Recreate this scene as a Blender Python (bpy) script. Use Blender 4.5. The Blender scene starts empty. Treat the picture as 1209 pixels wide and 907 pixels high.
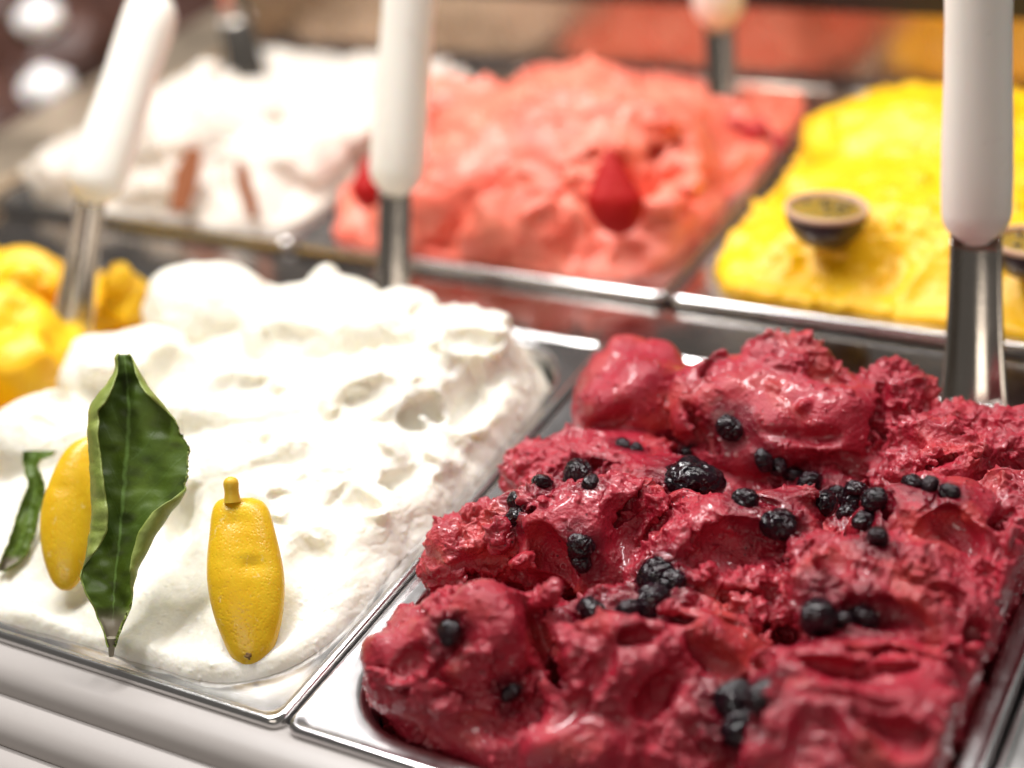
import bpy, bmesh, math, time
import numpy as np
import openvdb
from mathutils import Vector, Matrix
from mathutils.bvhtree import BVHTree
T0 = time.time()
R = math.radians
sc = bpy.context.scene
col = sc.collection

# ------------------------------------------------------------------ camera
S = 0.42                                   # height of the lens above the pan rims, metres
RW = np.array([[0.86874745, -0.15465338, 0.47048931],
               [0.47744779, 0.51398425, -0.71264563],
               [-0.13161104, 0.84374316, 0.52036142]])
FPX, CX, CY = 1872.485, 604.5, 453.5
cam_d = bpy.data.cameras.new('camera'); cam = bpy.data.objects.new('camera', cam_d)
col.objects.link(cam); sc.camera = cam
m4 = Matrix.Identity(4)
for i in range(3):
    for j in range(3): m4[i][j] = RW[i, j]
m4[2][3] = S
cam.matrix_world = m4
cam_d.sensor_width = 36; cam_d.lens = FPX / 1209 * 36
cam_d.clip_start = 0.02; cam_d.clip_end = 50
cam_d.dof.use_dof = True; cam_d.dof.focus_distance = 0.654
cam_d.dof.aperture_fstop = 2.7; cam_d.dof.aperture_blades = 0

# ------------------------------------------------------------------ light
w = bpy.data.worlds.new('World'); sc.world = w; w.use_nodes = True
w.node_tree.nodes['Background'].inputs[0].default_value = (1.0, 0.93, 0.87, 1)
w.node_tree.nodes['Background'].inputs[1].default_value = 0.14
def area(name, loc, target, size, power, color):
    d = bpy.data.lights.new(name, 'AREA'); d.shape = 'RECTANGLE'
    d.size, d.size_y = size; d.energy = power; d.color = color
    o = bpy.data.objects.new(name, d); col.objects.link(o)
    o.location = loc
    o.rotation_euler = (Vector(target) - Vector(loc)).to_track_quat('-Z', 'Y').to_euler()
    return o
area('case_lamp_rear', (-0.40, 1.02, 1.10), (-0.38, 0.60, 0), (1.6, 0.06), 18, (1.0, 0.97, 0.95))
area('case_lamp_top', (-0.75, 0.60, 0.90), (-0.35, 0.55, 0), (0.6, 0.08), 10.5, (1.0, 0.98, 0.97))
area('shop_lamp_front', (-0.1, -0.75, 0.85), (-0.35, 0.5, 0), (0.9, 0.3), 3.6, (1.0, 0.89, 0.78))
vs = sc.view_settings
vs.view_transform = 'Standard'; vs.look = 'None'; vs.gamma = 1; vs.exposure = -0.06
vs.use_curve_mapping = False
sc.cycles.use_denoising = True
sc.cycles.max_bounces = 10
sc.cycles.sample_clamp_indirect = 6

# ------------------------------------------------------------------ helpers: places
CAMP = np.array([0, 0, S])
def ray(px, py):
    v = RW @ np.array([(px - CX) / FPX, -(py - CY) / FPX, -1.0]); return v      # unit axis depth
def P(px, py, z=0.0):
    v = ray(px, py); return CAMP + v * ((z - S) / v[2])
def Q(px, py, depth): return CAMP + ray(px, py) * depth
def PY(px, py, y):
    v = ray(px, py); return CAMP + v * (y / v[1])
def depth_of(q): return float(-(RW.T @ (np.array(q) - CAMP))[2])
E1 = np.array([.876, .482, 0]); E2 = np.array([-.482, .876, 0]); E3 = np.array([0, 0, 1.])

# ------------------------------------------------------------------ helpers: objects
def tag(o, label=None, cat=None, group=None, kind=None):
    if label: o['label'] = label
    if cat: o['category'] = cat
    if group: o['group'] = group
    if kind: o['kind'] = kind
    return o
def empty(name, loc, label, cat, group=None):
    o = bpy.data.objects.new(name, None); col.objects.link(o); o.location = Vector(loc)
    o.empty_display_size = .02
    return tag(o, label, cat, group)
def mesh_obj(name, verts, faces, mat, parent=None, smooth=True, angle=None):
    me = bpy.data.meshes.new(name); me.from_pydata([tuple(v) for v in verts], [], faces); me.update()
    o = bpy.data.objects.new(name, me); col.objects.link(o)
    if mat: me.materials.append(mat)
    if smooth: me.shade_smooth()
    if angle: me.set_sharp_from_angle(angle=R(angle))
    if parent is not None:
        o.parent = parent; o.matrix_parent_inverse = Matrix.Translation(parent.location).inverted()
    return o
def apply_mods(o):
    dg = bpy.context.evaluated_depsgraph_get(); dg.update()
    me = bpy.data.meshes.new_from_object(o.evaluated_get(dg)); o.modifiers.clear()
    old = o.data; o.data = me; bpy.data.meshes.remove(old); return o
def fix_normals(o):
    bm = bmesh.new(); bm.from_mesh(o.data); bmesh.ops.recalc_face_normals(bm, faces=bm.faces); bm.to_mesh(o.data); bm.free()

# ------------------------------------------------------------------ materials
def mat(name):
    m = bpy.data.materials.new(name); m.use_nodes = True
    nt = m.node_tree; b = nt.nodes['Principled BSDF']; return m, nt, b
def N(nt, t, **kw):
    n = nt.nodes.new(t)
    for k, v in kw.items():
        if hasattr(n, k): setattr(n, k, v)
    return n
def noise(nt, scale, detail=4, rough=.6, vec=None, dist=0.):
    n = N(nt, 'ShaderNodeTexNoise'); n.inputs['Scale'].default_value = scale
    n.inputs['Detail'].default_value = detail; n.inputs['Roughness'].default_value = rough
    n.inputs['Distortion'].default_value = dist
    if vec: nt.links.new(vec, n.inputs['Vector'])
    return n
def ramp(nt, src, stops):
    r = N(nt, 'ShaderNodeValToRGB'); nt.links.new(src, r.inputs[0])
    e = r.color_ramp.elements
    while len(e) < len(stops): e.new(.5)
    for k, (p, c) in enumerate(stops):
        e[k].position = p; e[k].color = (c, c, c, 1) if not hasattr(c, '__len__') else (*c, 1)
    return r
def bump(nt, b, src, strength, dist, prev=None):
    n = N(nt, 'ShaderNodeBump'); n.inputs['Strength'].default_value = strength
    n.inputs['Distance'].default_value = dist; nt.links.new(src, n.inputs['Height'])
    if prev: nt.links.new(prev.outputs[0], n.inputs['Normal'])
    nt.links.new(n.outputs[0], b.inputs['Normal']); return n
def coords(nt): return N(nt, 'ShaderNodeTexCoord').outputs['Object']
def mix(nt, fac, a, c, blend='MIX'):
    n = N(nt, 'ShaderNodeMix', data_type='RGBA', blend_type=blend)
    for s, v in ((n.inputs[0], fac), (n.inputs[6], a), (n.inputs[7], c)):
        if isinstance(v, (int, float)): s.default_value = v
        elif isinstance(v, tuple): s.default_value = (*v, 1)
        else: nt.links.new(v, s)
    return n.outputs[2]
def attr(nt, name): return N(nt, 'ShaderNodeAttribute', attribute_name=name).outputs['Fac']

def gelato_mat(name, base, base2, sss=.35, radius=(.004, .0015, .0015), rough=.42, bumpd=.0006, bscale=420, blotch=26, spec=.5):
    m, nt, b = mat(name); v = coords(nt)
    n1 = noise(nt, blotch, 5, .6, v)
    c = mix(nt, ramp(nt, n1.outputs[0], [(.35, 0.), (.65, 1.)]).outputs[0], base, base2)
    nt.links.new(c, b.inputs['Base Color'])
    b.inputs['Subsurface Weight'].default_value = sss
    b.inputs['Subsurface Radius'].default_value = (1, radius[1] / radius[0], radius[2] / radius[0])
    b.inputs['Subsurface Scale'].default_value = radius[0]
    b.inputs['Roughness'].default_value = rough
    b.inputs['Specular IOR Level'].default_value = spec
    n2 = noise(nt, bscale, 6, .7, v); n3 = noise(nt, bscale * .25, 3, .6, v)
    b1 = bump(nt, b, n3.outputs[0], .5, bumpd * 3)
    bump(nt, b, n2.outputs[0], .6, bumpd, b1)
    return m

def metal_mat(name, color=(.62, .61, .60), rough=.24, stretch=(1, 1, 1), bstr=.12, var=.14, dirt=None):
    m, nt, b = mat(name); v = coords(nt)
    mp = N(nt, 'ShaderNodeMapping'); mp.inputs['Scale'].default_value = stretch
    nt.links.new(v, mp.inputs[0])
    n = noise(nt, 300, 5, .7, mp.outputs[0]); n2 = noise(nt, 22, 4, .6, v)
    nt.links.new(ramp(nt, n2.outputs[0], [(.3, rough - var * .5), (.7, rough + var)]).outputs[0], b.inputs['Roughness'])
    if dirt:
        d = ramp(nt, noise(nt, 38, 6, .7, v, .8).outputs[0], [(.60, 0.), (.74, 1.)])
        nt.links.new(mix(nt, d.outputs[0], color, dirt), b.inputs['Base Color'])
    else:
        b.inputs['Base Color'].default_value = (*color, 1)
    b.inputs['Metallic'].default_value = 1
    bump(nt, b, n.outputs[0], bstr, .0004)
    return m
M = {}
M['steel'] = metal_mat('brushed_steel', (.60, .59, .58), .19, (1, .03, 1), .10, .07)
M['steel_stained'] = metal_mat('stained_steel', (.60, .58, .58), .19, (1, .03, 1), .12, .07, (.55, .30, .33))
M['steel_strip'] = metal_mat('polished_strip', (.50, .46, .43), .13, (.03, 1, 1), .10, .08)
M['steel_blade'] = metal_mat('spatula_steel', (.50, .46, .41), .16, (1, 1, .05), .15, .12)
M['mirror'] = metal_mat('bronzed_mirror', (.46, .34, .25), .26, (1, 1, 1), .03, .04)
M['beam'] = metal_mat('beige_steel', (.80, .66, .50), .42, (1, .03, 1), .1)
def plain(name, c, rough, spec=.5, sss=0, bsc=0, bd=0, coat=0):
    m, nt, b = mat(name); b.inputs['Base Color'].default_value = (*c, 1); b.inputs['Roughness'].default_value = rough
    b.inputs['Specular IOR Level'].default_value = spec
    b.inputs['Coat Weight'].default_value = coat; b.inputs['Coat Roughness'].default_value = .08
    if sss:
        b.inputs['Subsurface Weight'].default_value = sss; b.inputs['Subsurface Scale'].default_value = .004
    if bsc:
        bump(nt, b, noise(nt, bsc, 4, .6, coords(nt)).outputs[0], .5, bd)
    return m
M['handle'] = plain('white_plastic', (.86, .82, .74), .33, .5, .15, 60, .0004)
M['louvre'] = plain('beige_lacquer', (.40, .370, .350), .40, .5, 0, 90, .0002)
M['black'] = plain('black_trim', (.015, .014, .014), .5)
M['dark_void'] = plain('dark_cabinet', (.10, .085, .085), .7)

hm, nt, b = mat('white_plastic_used'); v = coords(nt)
st = ramp(nt, noise(nt, 30, 6, .7, v, 1.2).outputs[0], [(.58, 0.), (.72, .5)])
nt.links.new(mix(nt, st.outputs[0], (.86, .82, .74), (.70, .62, .54)), b.inputs['Base Color'])
nt.links.new(ramp(nt, noise(nt, 60, 5, .7, v).outputs[0], [(.3, .24), (.7, .46)]).outputs[0], b.inputs['Roughness'])
b.inputs['Subsurface Weight'].default_value = .15; b.inputs['Subsurface Scale'].default_value = .004
bump(nt, b, noise(nt, 240, 4, .7, v).outputs[0], .12, .0004)
M['handle'] = hm
# berry gelato
def berry_gelato():
    m = gelato_mat('berry_gelato', (.33, .008, .025), (.43, .021, .043), .06, (.0018, .0006, .0007), .36, .0010, 560, 30)
    nt = m.node_tree; b = nt.nodes['Principled BSDF']; v = coords(nt)
    old = b.inputs['Base Color'].links[0].from_socket
    ro = attr(nt, 'rough'); gl = attr(nt, 'glaze')
    # orange-tinged, ripe flecks
    f1 = ramp(nt, noise(nt, 34, 3, .55, v, .4).outputs[0], [(.52, 0.), (.70, .45)])
    c = mix(nt, f1.outputs[0], old, (.60, .085, .055))
    vo = N(nt, 'ShaderNodeTexVoronoi'); vo.inputs['Scale'].default_value = 260; nt.links.new(v, vo.inputs[0])
    sp = ramp(nt, vo.outputs[0], [(.10, 1.), (.17, 0.)])
    gate = ramp(nt, noise(nt, 60, 2, .5, v).outputs[0], [(.50, 0.), (.60, 1.)])
    mu = N(nt, 'ShaderNodeMath', operation='MULTIPLY'); nt.links.new(sp.outputs[0], mu.inputs[0]); nt.links.new(gate.outputs[0], mu.inputs[1])
    c = mix(nt, mu.outputs[0], c, (.06, .006, .012))
    # juice: deep wine colour round the berries
    c = mix(nt, gl, c, (.20, .006, .018))
    nt.links.new(c, b.inputs['Base Color'])
    rr = N(nt, 'ShaderNodeMapRange'); nt.links.new(ro, rr.inputs[0]); rr.inputs[3].default_value = .30; rr.inputs[4].default_value = .36
    r2 = N(nt, 'ShaderNodeMath', operation='MULTIPLY_ADD'); nt.links.new(gl, r2.inputs[0]); r2.inputs[1].default_value = -.22
    nt.links.new(rr.outputs[0], r2.inputs[2]); nt.links.new(r2.outputs[0], b.inputs['Roughness'])
    wet = ramp(nt, noise(nt, 55, 3, .6, v, .5).outputs[0], [(.44, .03), (.62, .8)])
    nt.links.new(wet.outputs[0], b.inputs['Coat Weight']); b.inputs['Coat Roughness'].default_value = .07
    return m
M['berry_gelato'] = berry_gelato()
M['lemon_gelato'] = gelato_mat('lemon_gelato', (.83, .79, .68), (.86, .83, .74), .42, (.008, .0065, .004), .40, .0004, 320, 20)
M['cream_gelato'] = gelato_mat('cream_gelato', (.72, .66, .58), (.70, .62, .54), .4, (.008, .006, .004), .5, .0004, 300)
M['straw_gelato'] = gelato_mat('strawberry_gelato', (.83, .15, .095), (.90, .27, .18), .4, (.006, .002, .002), .38, .0006, 260, 45)
M['yellow_gelato'] = gelato_mat('passion_gelato', (.94, .50, .002), (.95, .56, .005), .3, (.005, .003, .001), .42, .0005, 260)
M['mango_gelato'] = gelato_mat('mango_gelato', (.93, .50, .006), (.93, .58, .01), .3, (.005, .003, .001), .42, .0005, 260)
M['choc_gelato'] = gelato_mat('chocolate_gelato', (.05, .018, .012), (.09, .035, .022), .1, (.003, .002, .001), .4, .0008, 200)

# ------------------------------------------------------------------ numpy noise
rng = np.random.RandomState(7)
LAT = rng.rand(64, 64, 64).astype(np.float32) * 2 - 1
def vnoise(p, scale, off=0):
    q = p * scale + off * 17.37; i = np.floor(q).astype(np.int32); f = (q - i).astype(np.float32); f = f * f * (3 - 2 * f)
    i &= 63; j = (i + 1) & 63
    x, y, z = f[..., 0], f[..., 1], f[..., 2]
    def L(a, b_, c): return LAT[a, b_, c]
    c00 = L(i[..., 0], i[..., 1], i[..., 2]) * (1 - x) + L(j[..., 0], i[..., 1], i[..., 2]) * x
    c10 = L(i[..., 0], j[..., 1], i[..., 2]) * (1 - x) + L(j[..., 0], j[..., 1], i[..., 2]) * x
    c01 = L(i[..., 0], i[..., 1], j[..., 2]) * (1 - x) + L(j[..., 0], i[..., 1], j[..., 2]) * x
    c11 = L(i[..., 0], j[..., 1], j[..., 2]) * (1 - x) + L(j[..., 0], j[..., 1], j[..., 2]) * x
    return (c00 * (1 - y) + c10 * y) * (1 - z) + (c01 * (1 - y) + c11 * y) * z

# ------------------------------------------------------------------ gelato sculpting: a distance field
class Clay:
    def __init__(s, x0, x1, y0, y1, z0, z1, h, warp=.006, wscale=28, seed=0, rough0=.6):
        s.o = np.array([x0, y0, z0]); s.h = h
        n = [int((b - a) / h) + 1 for a, b in ((x0, x1), (y0, y1), (z0, z1))]
        s.X = [np.float32(o) + np.arange(k, dtype=np.float32) * h for o, k in zip(s.o, n)]
        g = np.stack(np.meshgrid(*s.X, indexing='ij'), -1)
        s.G = g
        # warp field from a coarse lattice
        st = 4; gc = g[::st, ::st, ::st]
        s.W = g.copy()
        for a in range(3):
            wv = vnoise(gc, wscale, seed * 3 + a + 1) * warp + vnoise(gc, wscale * 2.3, seed * 3 + a + 31) * warp * .4
            wv = wv.astype(np.float32)
            for ax in range(3):
                L = g.shape[ax]; t = np.arange(L) / st; i = np.minimum(t.astype(int), wv.shape[ax] - 1); j = np.minimum(i + 1, wv.shape[ax] - 1)
                f = (t - i).astype(np.float32); sh = [1, 1, 1]; sh[ax] = L
                wv = np.take(wv, i, ax) * (1 - f.reshape(sh)) + np.take(wv, j, ax) * f.reshape(sh)
            s.W[..., a] += wv
        s.D = np.full(g.shape[:3], .03, np.float32); s.R = np.full(g.shape[:3], rough0, np.float32)
    def base(s, zf):                                      # zf(x, y) -> height
        s.D = np.minimum(s.D, (s.W[..., 2] - zf(s.W[..., 0], s.W[..., 1])) * .75)
    def _box(s, c, r):
        a = np.maximum(((c - r - s.o) / s.h).astype(int), 0); b = np.minimum(((c + r - s.o) / s.h).astype(int) + 2, s.D.shape)
        return tuple(slice(max(p, 0), max(q, 0)) for p, q in zip(a, b))
    def ell(s, c, r, roll=0, yaw=0, pitch=0, k=.004, rough=.5, cut=False, boxy=2.0, bump=0., bs=90, frame=None, Rm=None):
        """r along (screen right, into depth, up); roll turns in the picture plane, yaw about up, pitch nods"""
        c = np.array(c, float); r = np.array(r, float)
        B = s._box(c, r.max() * 1.35 + k + .008)
        if any(b.stop <= b.start for b in B): return
        p = s.W[B] - c.astype(np.float32)
        if Rm is None: Rm = (Matrix.Rotation(R(yaw), 3, 'Z') @ Matrix.Rotation(R(roll), 3, 'Y') @ Matrix.Rotation(R(pitch), 3, 'X'))
        A = np.array(frame if frame is not None else [E1, E2, E3]).T @ np.array(Rm)
        q = p @ A.astype(np.float32)
        if boxy == 2.0:
            k0 = np.sqrt(((q / r) ** 2).sum(-1)) + 1e-6; k1 = np.sqrt(((q / r ** 2) ** 2).sum(-1)) + 1e-6
            d = k0 * (k0 - 1) / k1
        else:
            k0 = (np.abs(q / r) ** boxy).sum(-1) ** (1 / boxy); d = (k0 - 1) * r.min()
        d = d.astype(np.float32)
        if bump: d -= (vnoise(p, bs, 5) * bump).astype(np.float32)
        D = s.D[B]
        if cut:
            d = -d; h = np.clip(.5 - .5 * (D - d) / k, 0, 1); new = D * (1 - h) + d * h + k * h * (1 - h)
            s.R[B] = s.R[B] * (1 - h) + rough * h
        else:
            h = np.clip(.5 + .5 * (D - d) / k, 0, 1); new = D * (1 - h) + d * h - k * h * (1 - h)
            s.R[B] = s.R[B] * (1 - h) + rough * h
        s.D[B] = new
    def surf(s, px, py):
        """first point of the clay on the line of sight through a picture point"""
        v = ray(px, py); t = np.arange(.40, 1.35, .0008)[:, None]; p = CAMP + v * t
        i = ((p - s.o) / s.h).round().astype(int); ok = ((i >= 0) & (i < np.array(s.D.shape))).all(1); i = i[ok]; p = p[ok]
        if not len(i): return None
        d = s.D[i[:, 0], i[:, 1], i[:, 2]]; k = np.argmax(d < 0)
        return p[k] if d[k] < 0 else None
    def at(s, px, py, hw, hh, dip, dd=None, roll=0, pitch=0, yaw=0, k=.0015, rough=.1, cut=True, boxy=2.0, bump=0., bs=90):
        """ellipsoid pressed into (cut) or stuck onto the present surface, axes right / towards the eye / up"""
        c = s.surf(px, py)
        if c is None: return
        f = depth_of(c) / FPX; hw, hh = hw * f, hh * f; dd = (min(hw, hh) if dd is None else dd * f)
        n = RW[:, 2]; c = c + n * ((dd - dip) if cut else (dip - dd))
        Rm = Matrix.Rotation(R(roll), 3, 'Y') @ Matrix.Rotation(R(yaw), 3, 'Z') @ Matrix.Rotation(R(pitch), 3, 'X')
        s.ell(c, (hw, dd, hh), k=k, rough=rough, cut=cut, boxy=boxy, bump=bump, bs=bs, frame=(RW[:, 0], -RW[:, 2], RW[:, 1]), Rm=Rm)
    def clip_box(s, x0, x1, y0, y1, rad, zr=0., lean=.0, left=None, over=0., ww=.25):
        """gelato stays inside the pan's opening below the rim, and a little wider above it"""
        x, y, z = s.W[..., 0] * ww + s.G[..., 0] * (1 - ww), s.W[..., 1] * ww + s.G[..., 1] * (1 - ww), s.G[..., 2]
        if over: x = x + over * np.clip((z + .003) / .004, 0, 1) * (x < (x0 + x1) / 2)
        grow = np.clip(z - zr, 0, .03) * lean
        if left is not None: x = x + np.clip(z - zr, 0, .03) * np.where(x < (x0 + x1) / 2, lean * -1 + left, 0) * 1.0
        qx = np.abs(x - (x0 + x1) / 2) - (x1 - x0) / 2 - grow + rad; qy = np.abs(y - (y0 + y1) / 2) - (y1 - y0) / 2 - grow + rad
        d = np.sqrt(np.maximum(qx, 0) ** 2 + np.maximum(qy, 0) ** 2) + np.minimum(np.maximum(qx, qy), 0) - rad
        k = .004; h = np.clip(.5 - .5 * (s.D - d) / k, 0, 1); s.D = s.D * (1 - h) + d * h + k * h * (1 - h)
    def mesh(s, name, material, sub=0):
        D = s.D.copy()
        D[0] = D[-1] = D[:, 0] = D[:, -1] = .01; D[:, :, 0] = .01; D[:, :, -1] = .01
        g = openvdb.FloatGrid(.03); g.copyFromArray(np.ascontiguousarray(np.clip(D, -.03, .03)))
        pts, quads = g.convertToQuads()
        pts = pts.astype(np.float64) * s.h + s.o
        q = quads[:, ::-1]
        me = bpy.data.meshes.new(name); me.vertices.add(len(pts)); me.vertices.foreach_set('co', pts.astype(np.float32).ravel())
        me.loops.add(q.size); me.loops.foreach_set('vertex_index', q.astype(np.int32).ravel())
        me.polygons.add(len(q)); me.polygons.foreach_set('loop_start', np.arange(0, q.size, 4, dtype=np.int32))
        me.update(calc_edges=True); me.validate()
        # keep the largest island only
        o = bpy.data.objects.new(name, me); col.objects.link(o)
        bm = bmesh.new(); bm.from_mesh(me); bm.verts.ensure_lookup_table()
        seen = np.zeros(len(bm.verts), bool); best = []
        for v0 in bm.verts:
            if seen[v0.index]: continue
            st = [v0]; seen[v0.index] = True; comp = []
            while st:
                v_ = st.pop(); comp.append(v_)
                for e in v_.link_edges:
                    u = e.other_vert(v_)
                    if not seen[u.index]: seen[u.index] = True; st.append(u)
            if len(comp) > len(best):
                if best: bmesh.ops.delete(bm, geom=best, context='VERTS') if False else None
                best, drop = comp, best
        keep = set(v_.index for v_ in best)
        bmesh.ops.delete(bm, geom=[v_ for v_ in bm.verts if v_.index not in keep], context='VERTS')
        bm.to_mesh(me); bm.free()
        if sub:
            md = o.modifiers.new('s', 'SUBSURF'); md.levels = sub; md.render_levels = sub; apply_mods(o)
        o.data.materials.clear(); o.data.materials.append(material); o.data.shade_smooth()
        return o
    def sample(s, pts, F):
        t = (pts - s.o) / s.h; i = np.clip(t.round().astype(int), 0, np.array(F.shape) - 1)
        return F[i[:, 0], i[:, 1], i[:, 2]]
def get_co(o):
    a = np.empty(len(o.data.vertices) * 3, np.float32); o.data.vertices.foreach_get('co', a); return a.reshape(-1, 3)
def get_no(o):
    a = np.empty(len(o.data.vertices) * 3, np.float32); o.data.vertex_normals.foreach_get('vector', a); return a.reshape(-1, 3)
def set_co(o, c): o.data.vertices.foreach_set('co', c.astype(np.float32).ravel()); o.data.update()
def set_attr(o, name, a):
    t = o.data.attributes.new(name, 'FLOAT', 'POINT'); t.data.foreach_set('value', a.astype(np.float32))
def torn(o, clay, amp=.0022, fine=.0006, seed=0, scale=150, peaks=0.):
    co, no = get_co(o), get_no(o); rg = clay.sample(co, clay.R)
    rg = np.clip((rg + .75 * vnoise(co, 42, seed + 2) + .35 * vnoise(co, 110, seed + 6) - .28) * 1.9, 0, 1)
    q = co + np.stack([vnoise(co, scale * .8, seed + 20 + k) for k in range(3)], 1) * .0022
    n = 0; a = 1.
    for k, s_ in enumerate((scale * .8, scale * 1.7, scale * 3.4)):
        v = vnoise(q, s_, seed + 7 + k); n = n + a * (np.abs(v) * 2.2 - .7); a *= .55
    pits = np.clip(vnoise(q, scale * 1.9, seed + 3) - .38, 0, 1) * 2.4
    if peaks:
        q2 = co + np.stack([vnoise(co, 40, seed + 50 + k) for k in range(3)], 1) * .006
        pk = 0
        for k, s_ in enumerate((42, 88, 190)): pk = pk + (.6 ** k) * (np.clip(1 - 2.6 * np.abs(vnoise(q2, s_, seed + 60 + k)), 0, 1) ** 1.6)
        no_ = no * .6 + np.array([0, 0, .55]); pk = pk * np.clip((co[:, 1] - .375) / .07, 0, 1)
        co = co + no_ * (pk * peaks)[:, None]
    sq = np.stack([(co @ (E1 * .8 + E2 * .6)) * .12, co @ (E2 * .8 - E1 * .6), co[:, 2]], 1); stro = vnoise(sq, 260, seed + 40) + .6 * vnoise(sq, 620, seed + 41)
    tiny = np.clip(vnoise(co, 480, seed + 11) - .55, 0, 1) * 3.
    d = rg * (n * amp * .55 - pits * amp) + vnoise(co, 60, seed + 4) * fine * 1.2 + vnoise(co, 170, seed + 14) * fine * .35 - tiny * (.0010 if fine < .0007 else .0004) + (1 - rg) * stro * fine * .32
    set_co(o, co + no * d[:, None]); set_attr(o, 'rough', rg); return rg

# ------------------------------------------------------------------ counter and pans
PX0 = -0.3475; PITCH = .2537
def rrect(x0, x1, y0, y1, r, n=8):
    pts = []
    for cx, cy, a0 in ((x1 - r, y1 - r, 0), (x0 + r, y1 - r, 90), (x0 + r, y0 + r, 180), (x1 - r, y0 + r, 270)):
        for i in range(n + 1):
            a = R(a0 + 90 * i / n); pts.append((cx + r * math.cos(a), cy + r * math.sin(a)))
    return pts
def loft(name, rings, material, parent=None, cap_end=True, angle=None):
    n = len(rings[0]); vs_ = [v for r_ in rings for v in r_]; fs = []
    for k in range(len(rings) - 1):
        for i in range(n):
            fs.append((k * n + i, k * n + (i + 1) % n, (k + 1) * n + (i + 1) % n, (k + 1) * n + i))
    if cap_end: fs.append(tuple(range((len(rings) - 1) * n, len(rings) * n)))
    o = mesh_obj(name, vs_, fs, material, parent, True, angle); return o
def pan(x0, x1, y0, y1, label, group='steel gelato pans', m='steel', fl=.0115, dish=.0012):
    cx, cy = (x0 + x1) / 2, (y0 + y1) / 2
    root = empty('gelato_pan', (cx, cy, -.11), label, 'pan', group)
    g = .0011
    def ring(off, rr, z): return [(x, y, z) for x, y in rrect(x0 + off, x1 - off, y0 + off, y1 - off, rr)]
    rim = [ring(g, .006, -.009), ring(g, .006, -.0022), ring(g + .0006, .006, -.0008), ring(g + .0018, .0055, 0), ring(g + .0030, .005, -.0003),
           ring(g + .0042, .006, -.0013), ring(g + .0050, .008, -.0014), ring(fl - .0035, .035, -.0015), ring(fl - .0008, .039, -.0016), ring(fl, .040, -.0019), ring(fl + .0018, .040, -.0034), ring(fl + .0024, .040, -dish - .0060)]
    loft('rim', rim, M[m], root, False)
    wall = [ring(fl + .0024, .040, -dish - .0060), ring(fl + .004, .039, -.06), ring(fl + .006, .037, -.108), ring(fl + .012, .03, -.112)]
    loft('basin', wall, M[m], root, True)
    return root
Y0, Y1 = .3265, .628
Y2, Y3 = .679, .978
p_berry = pan(PX0, PX0 + PITCH, Y0, Y1, 'steel pan holding the dark red berry gelato with black berries', m='steel_stained')
p_lemon = pan(PX0 - PITCH, PX0, Y0, Y1, 'steel pan holding the white lemon gelato under the leaf and lemon pieces')
p_mango = pan(PX0 - 2 * PITCH, PX0 - PITCH, Y0, Y1, 'steel pan of orange-yellow mango gelato left of the white lemon gelato')
p_right = pan(PX0 + PITCH, PX0 + 2 * PITCH, Y0, Y1, 'empty looking steel pan edge to the right of the berry gelato')
XB = -.3416; PB = .2565
p_straw = pan(XB - PB, XB, Y2, Y3, 'steel pan holding the coral strawberry gelato')
p_yell = pan(XB, XB + PB, Y2, Y3, 'steel pan holding the bright yellow passion fruit gelato')
p_cream = pan(XB - 2 * PB, XB - PB, Y2, Y3, 'steel pan of cream white gelato behind the lemon gelato')
p_choc = pan(XB - 3 * PB - .09, XB - 2 * PB - .09, Y2, Y3 + .25, 'steel pan of dark chocolate gelato at the far left')

def box(name, x0, x1, y0, y1, z0, z1, material, parent=None, bev=.001):
    bm = bmesh.new(); bmesh.ops.create_cube(bm, size=1)
    bmesh.ops.scale(bm, vec=(x1 - x0, y1 - y0, z1 - z0), verts=bm.verts)
    bmesh.ops.translate(bm, vec=((x0 + x1) / 2, (y0 + y1) / 2, (z0 + z1) / 2), verts=bm.verts)
    if bev: bmesh.ops.bevel(bm, geom=bm.edges[:], offset=bev, segments=2, affect='EDGES')
    me = bpy.data.meshes.new(name); bm.to_mesh(me); bm.free(); me.materials.append(material)
    o = bpy.data.objects.new(name, me); col.objects.link(o)
    if parent is not None: o.parent = parent; o.matrix_parent_inverse = Matrix.Translation(parent.location).inverted()
    return o
tag(box('counter_floor', -1.6, .6, -.2, 1.8, -.16, -.15, M['dark_void'], bev=0), 'dark cabinet floor under the steel pans', kind='structure')
tag(box('cross_bar', -1.25, .45, Y1 + .0015, Y2 - .0015, -.03, -.0065, M['steel_strip'], bev=.0015),
    'polished steel cross bar between the front and rear rows of pans', 'bar')
tag(box('side_beam', XB - 2 * PB - .082, XB - 2 * PB - .004, Y2, 1.26, -.03, .006, M['beam'], bev=.002),
    'beige steel beam running back between the cream and chocolate gelato', 'beam')
# back panel
zt = PY(1000, 10, .99)[2]
tag(box('back_panel', -1.6, .45, .985, .997, -.03, float(zt), M['mirror'], bev=.001), 'bronze tinted mirror panel behind the rear row of gelato', 'panel') if False else None
bp = empty('back_panel', (-.3, .99, -.03), 'tinted mirror panel with a black top rail behind the rear pans', 'panel')
box('mirror', -.86, .6, .985, .997, -.03, float(zt), M['mirror'], bp)
box('bottom_rail', -.86, .6, .9805, .984, -.03, .003, M['dark_void'], bp)
box('top_rail', -.86, .6, .982, 1.002, float(zt) + .0005, float(zt) + .05, M['black'], bp)

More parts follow.
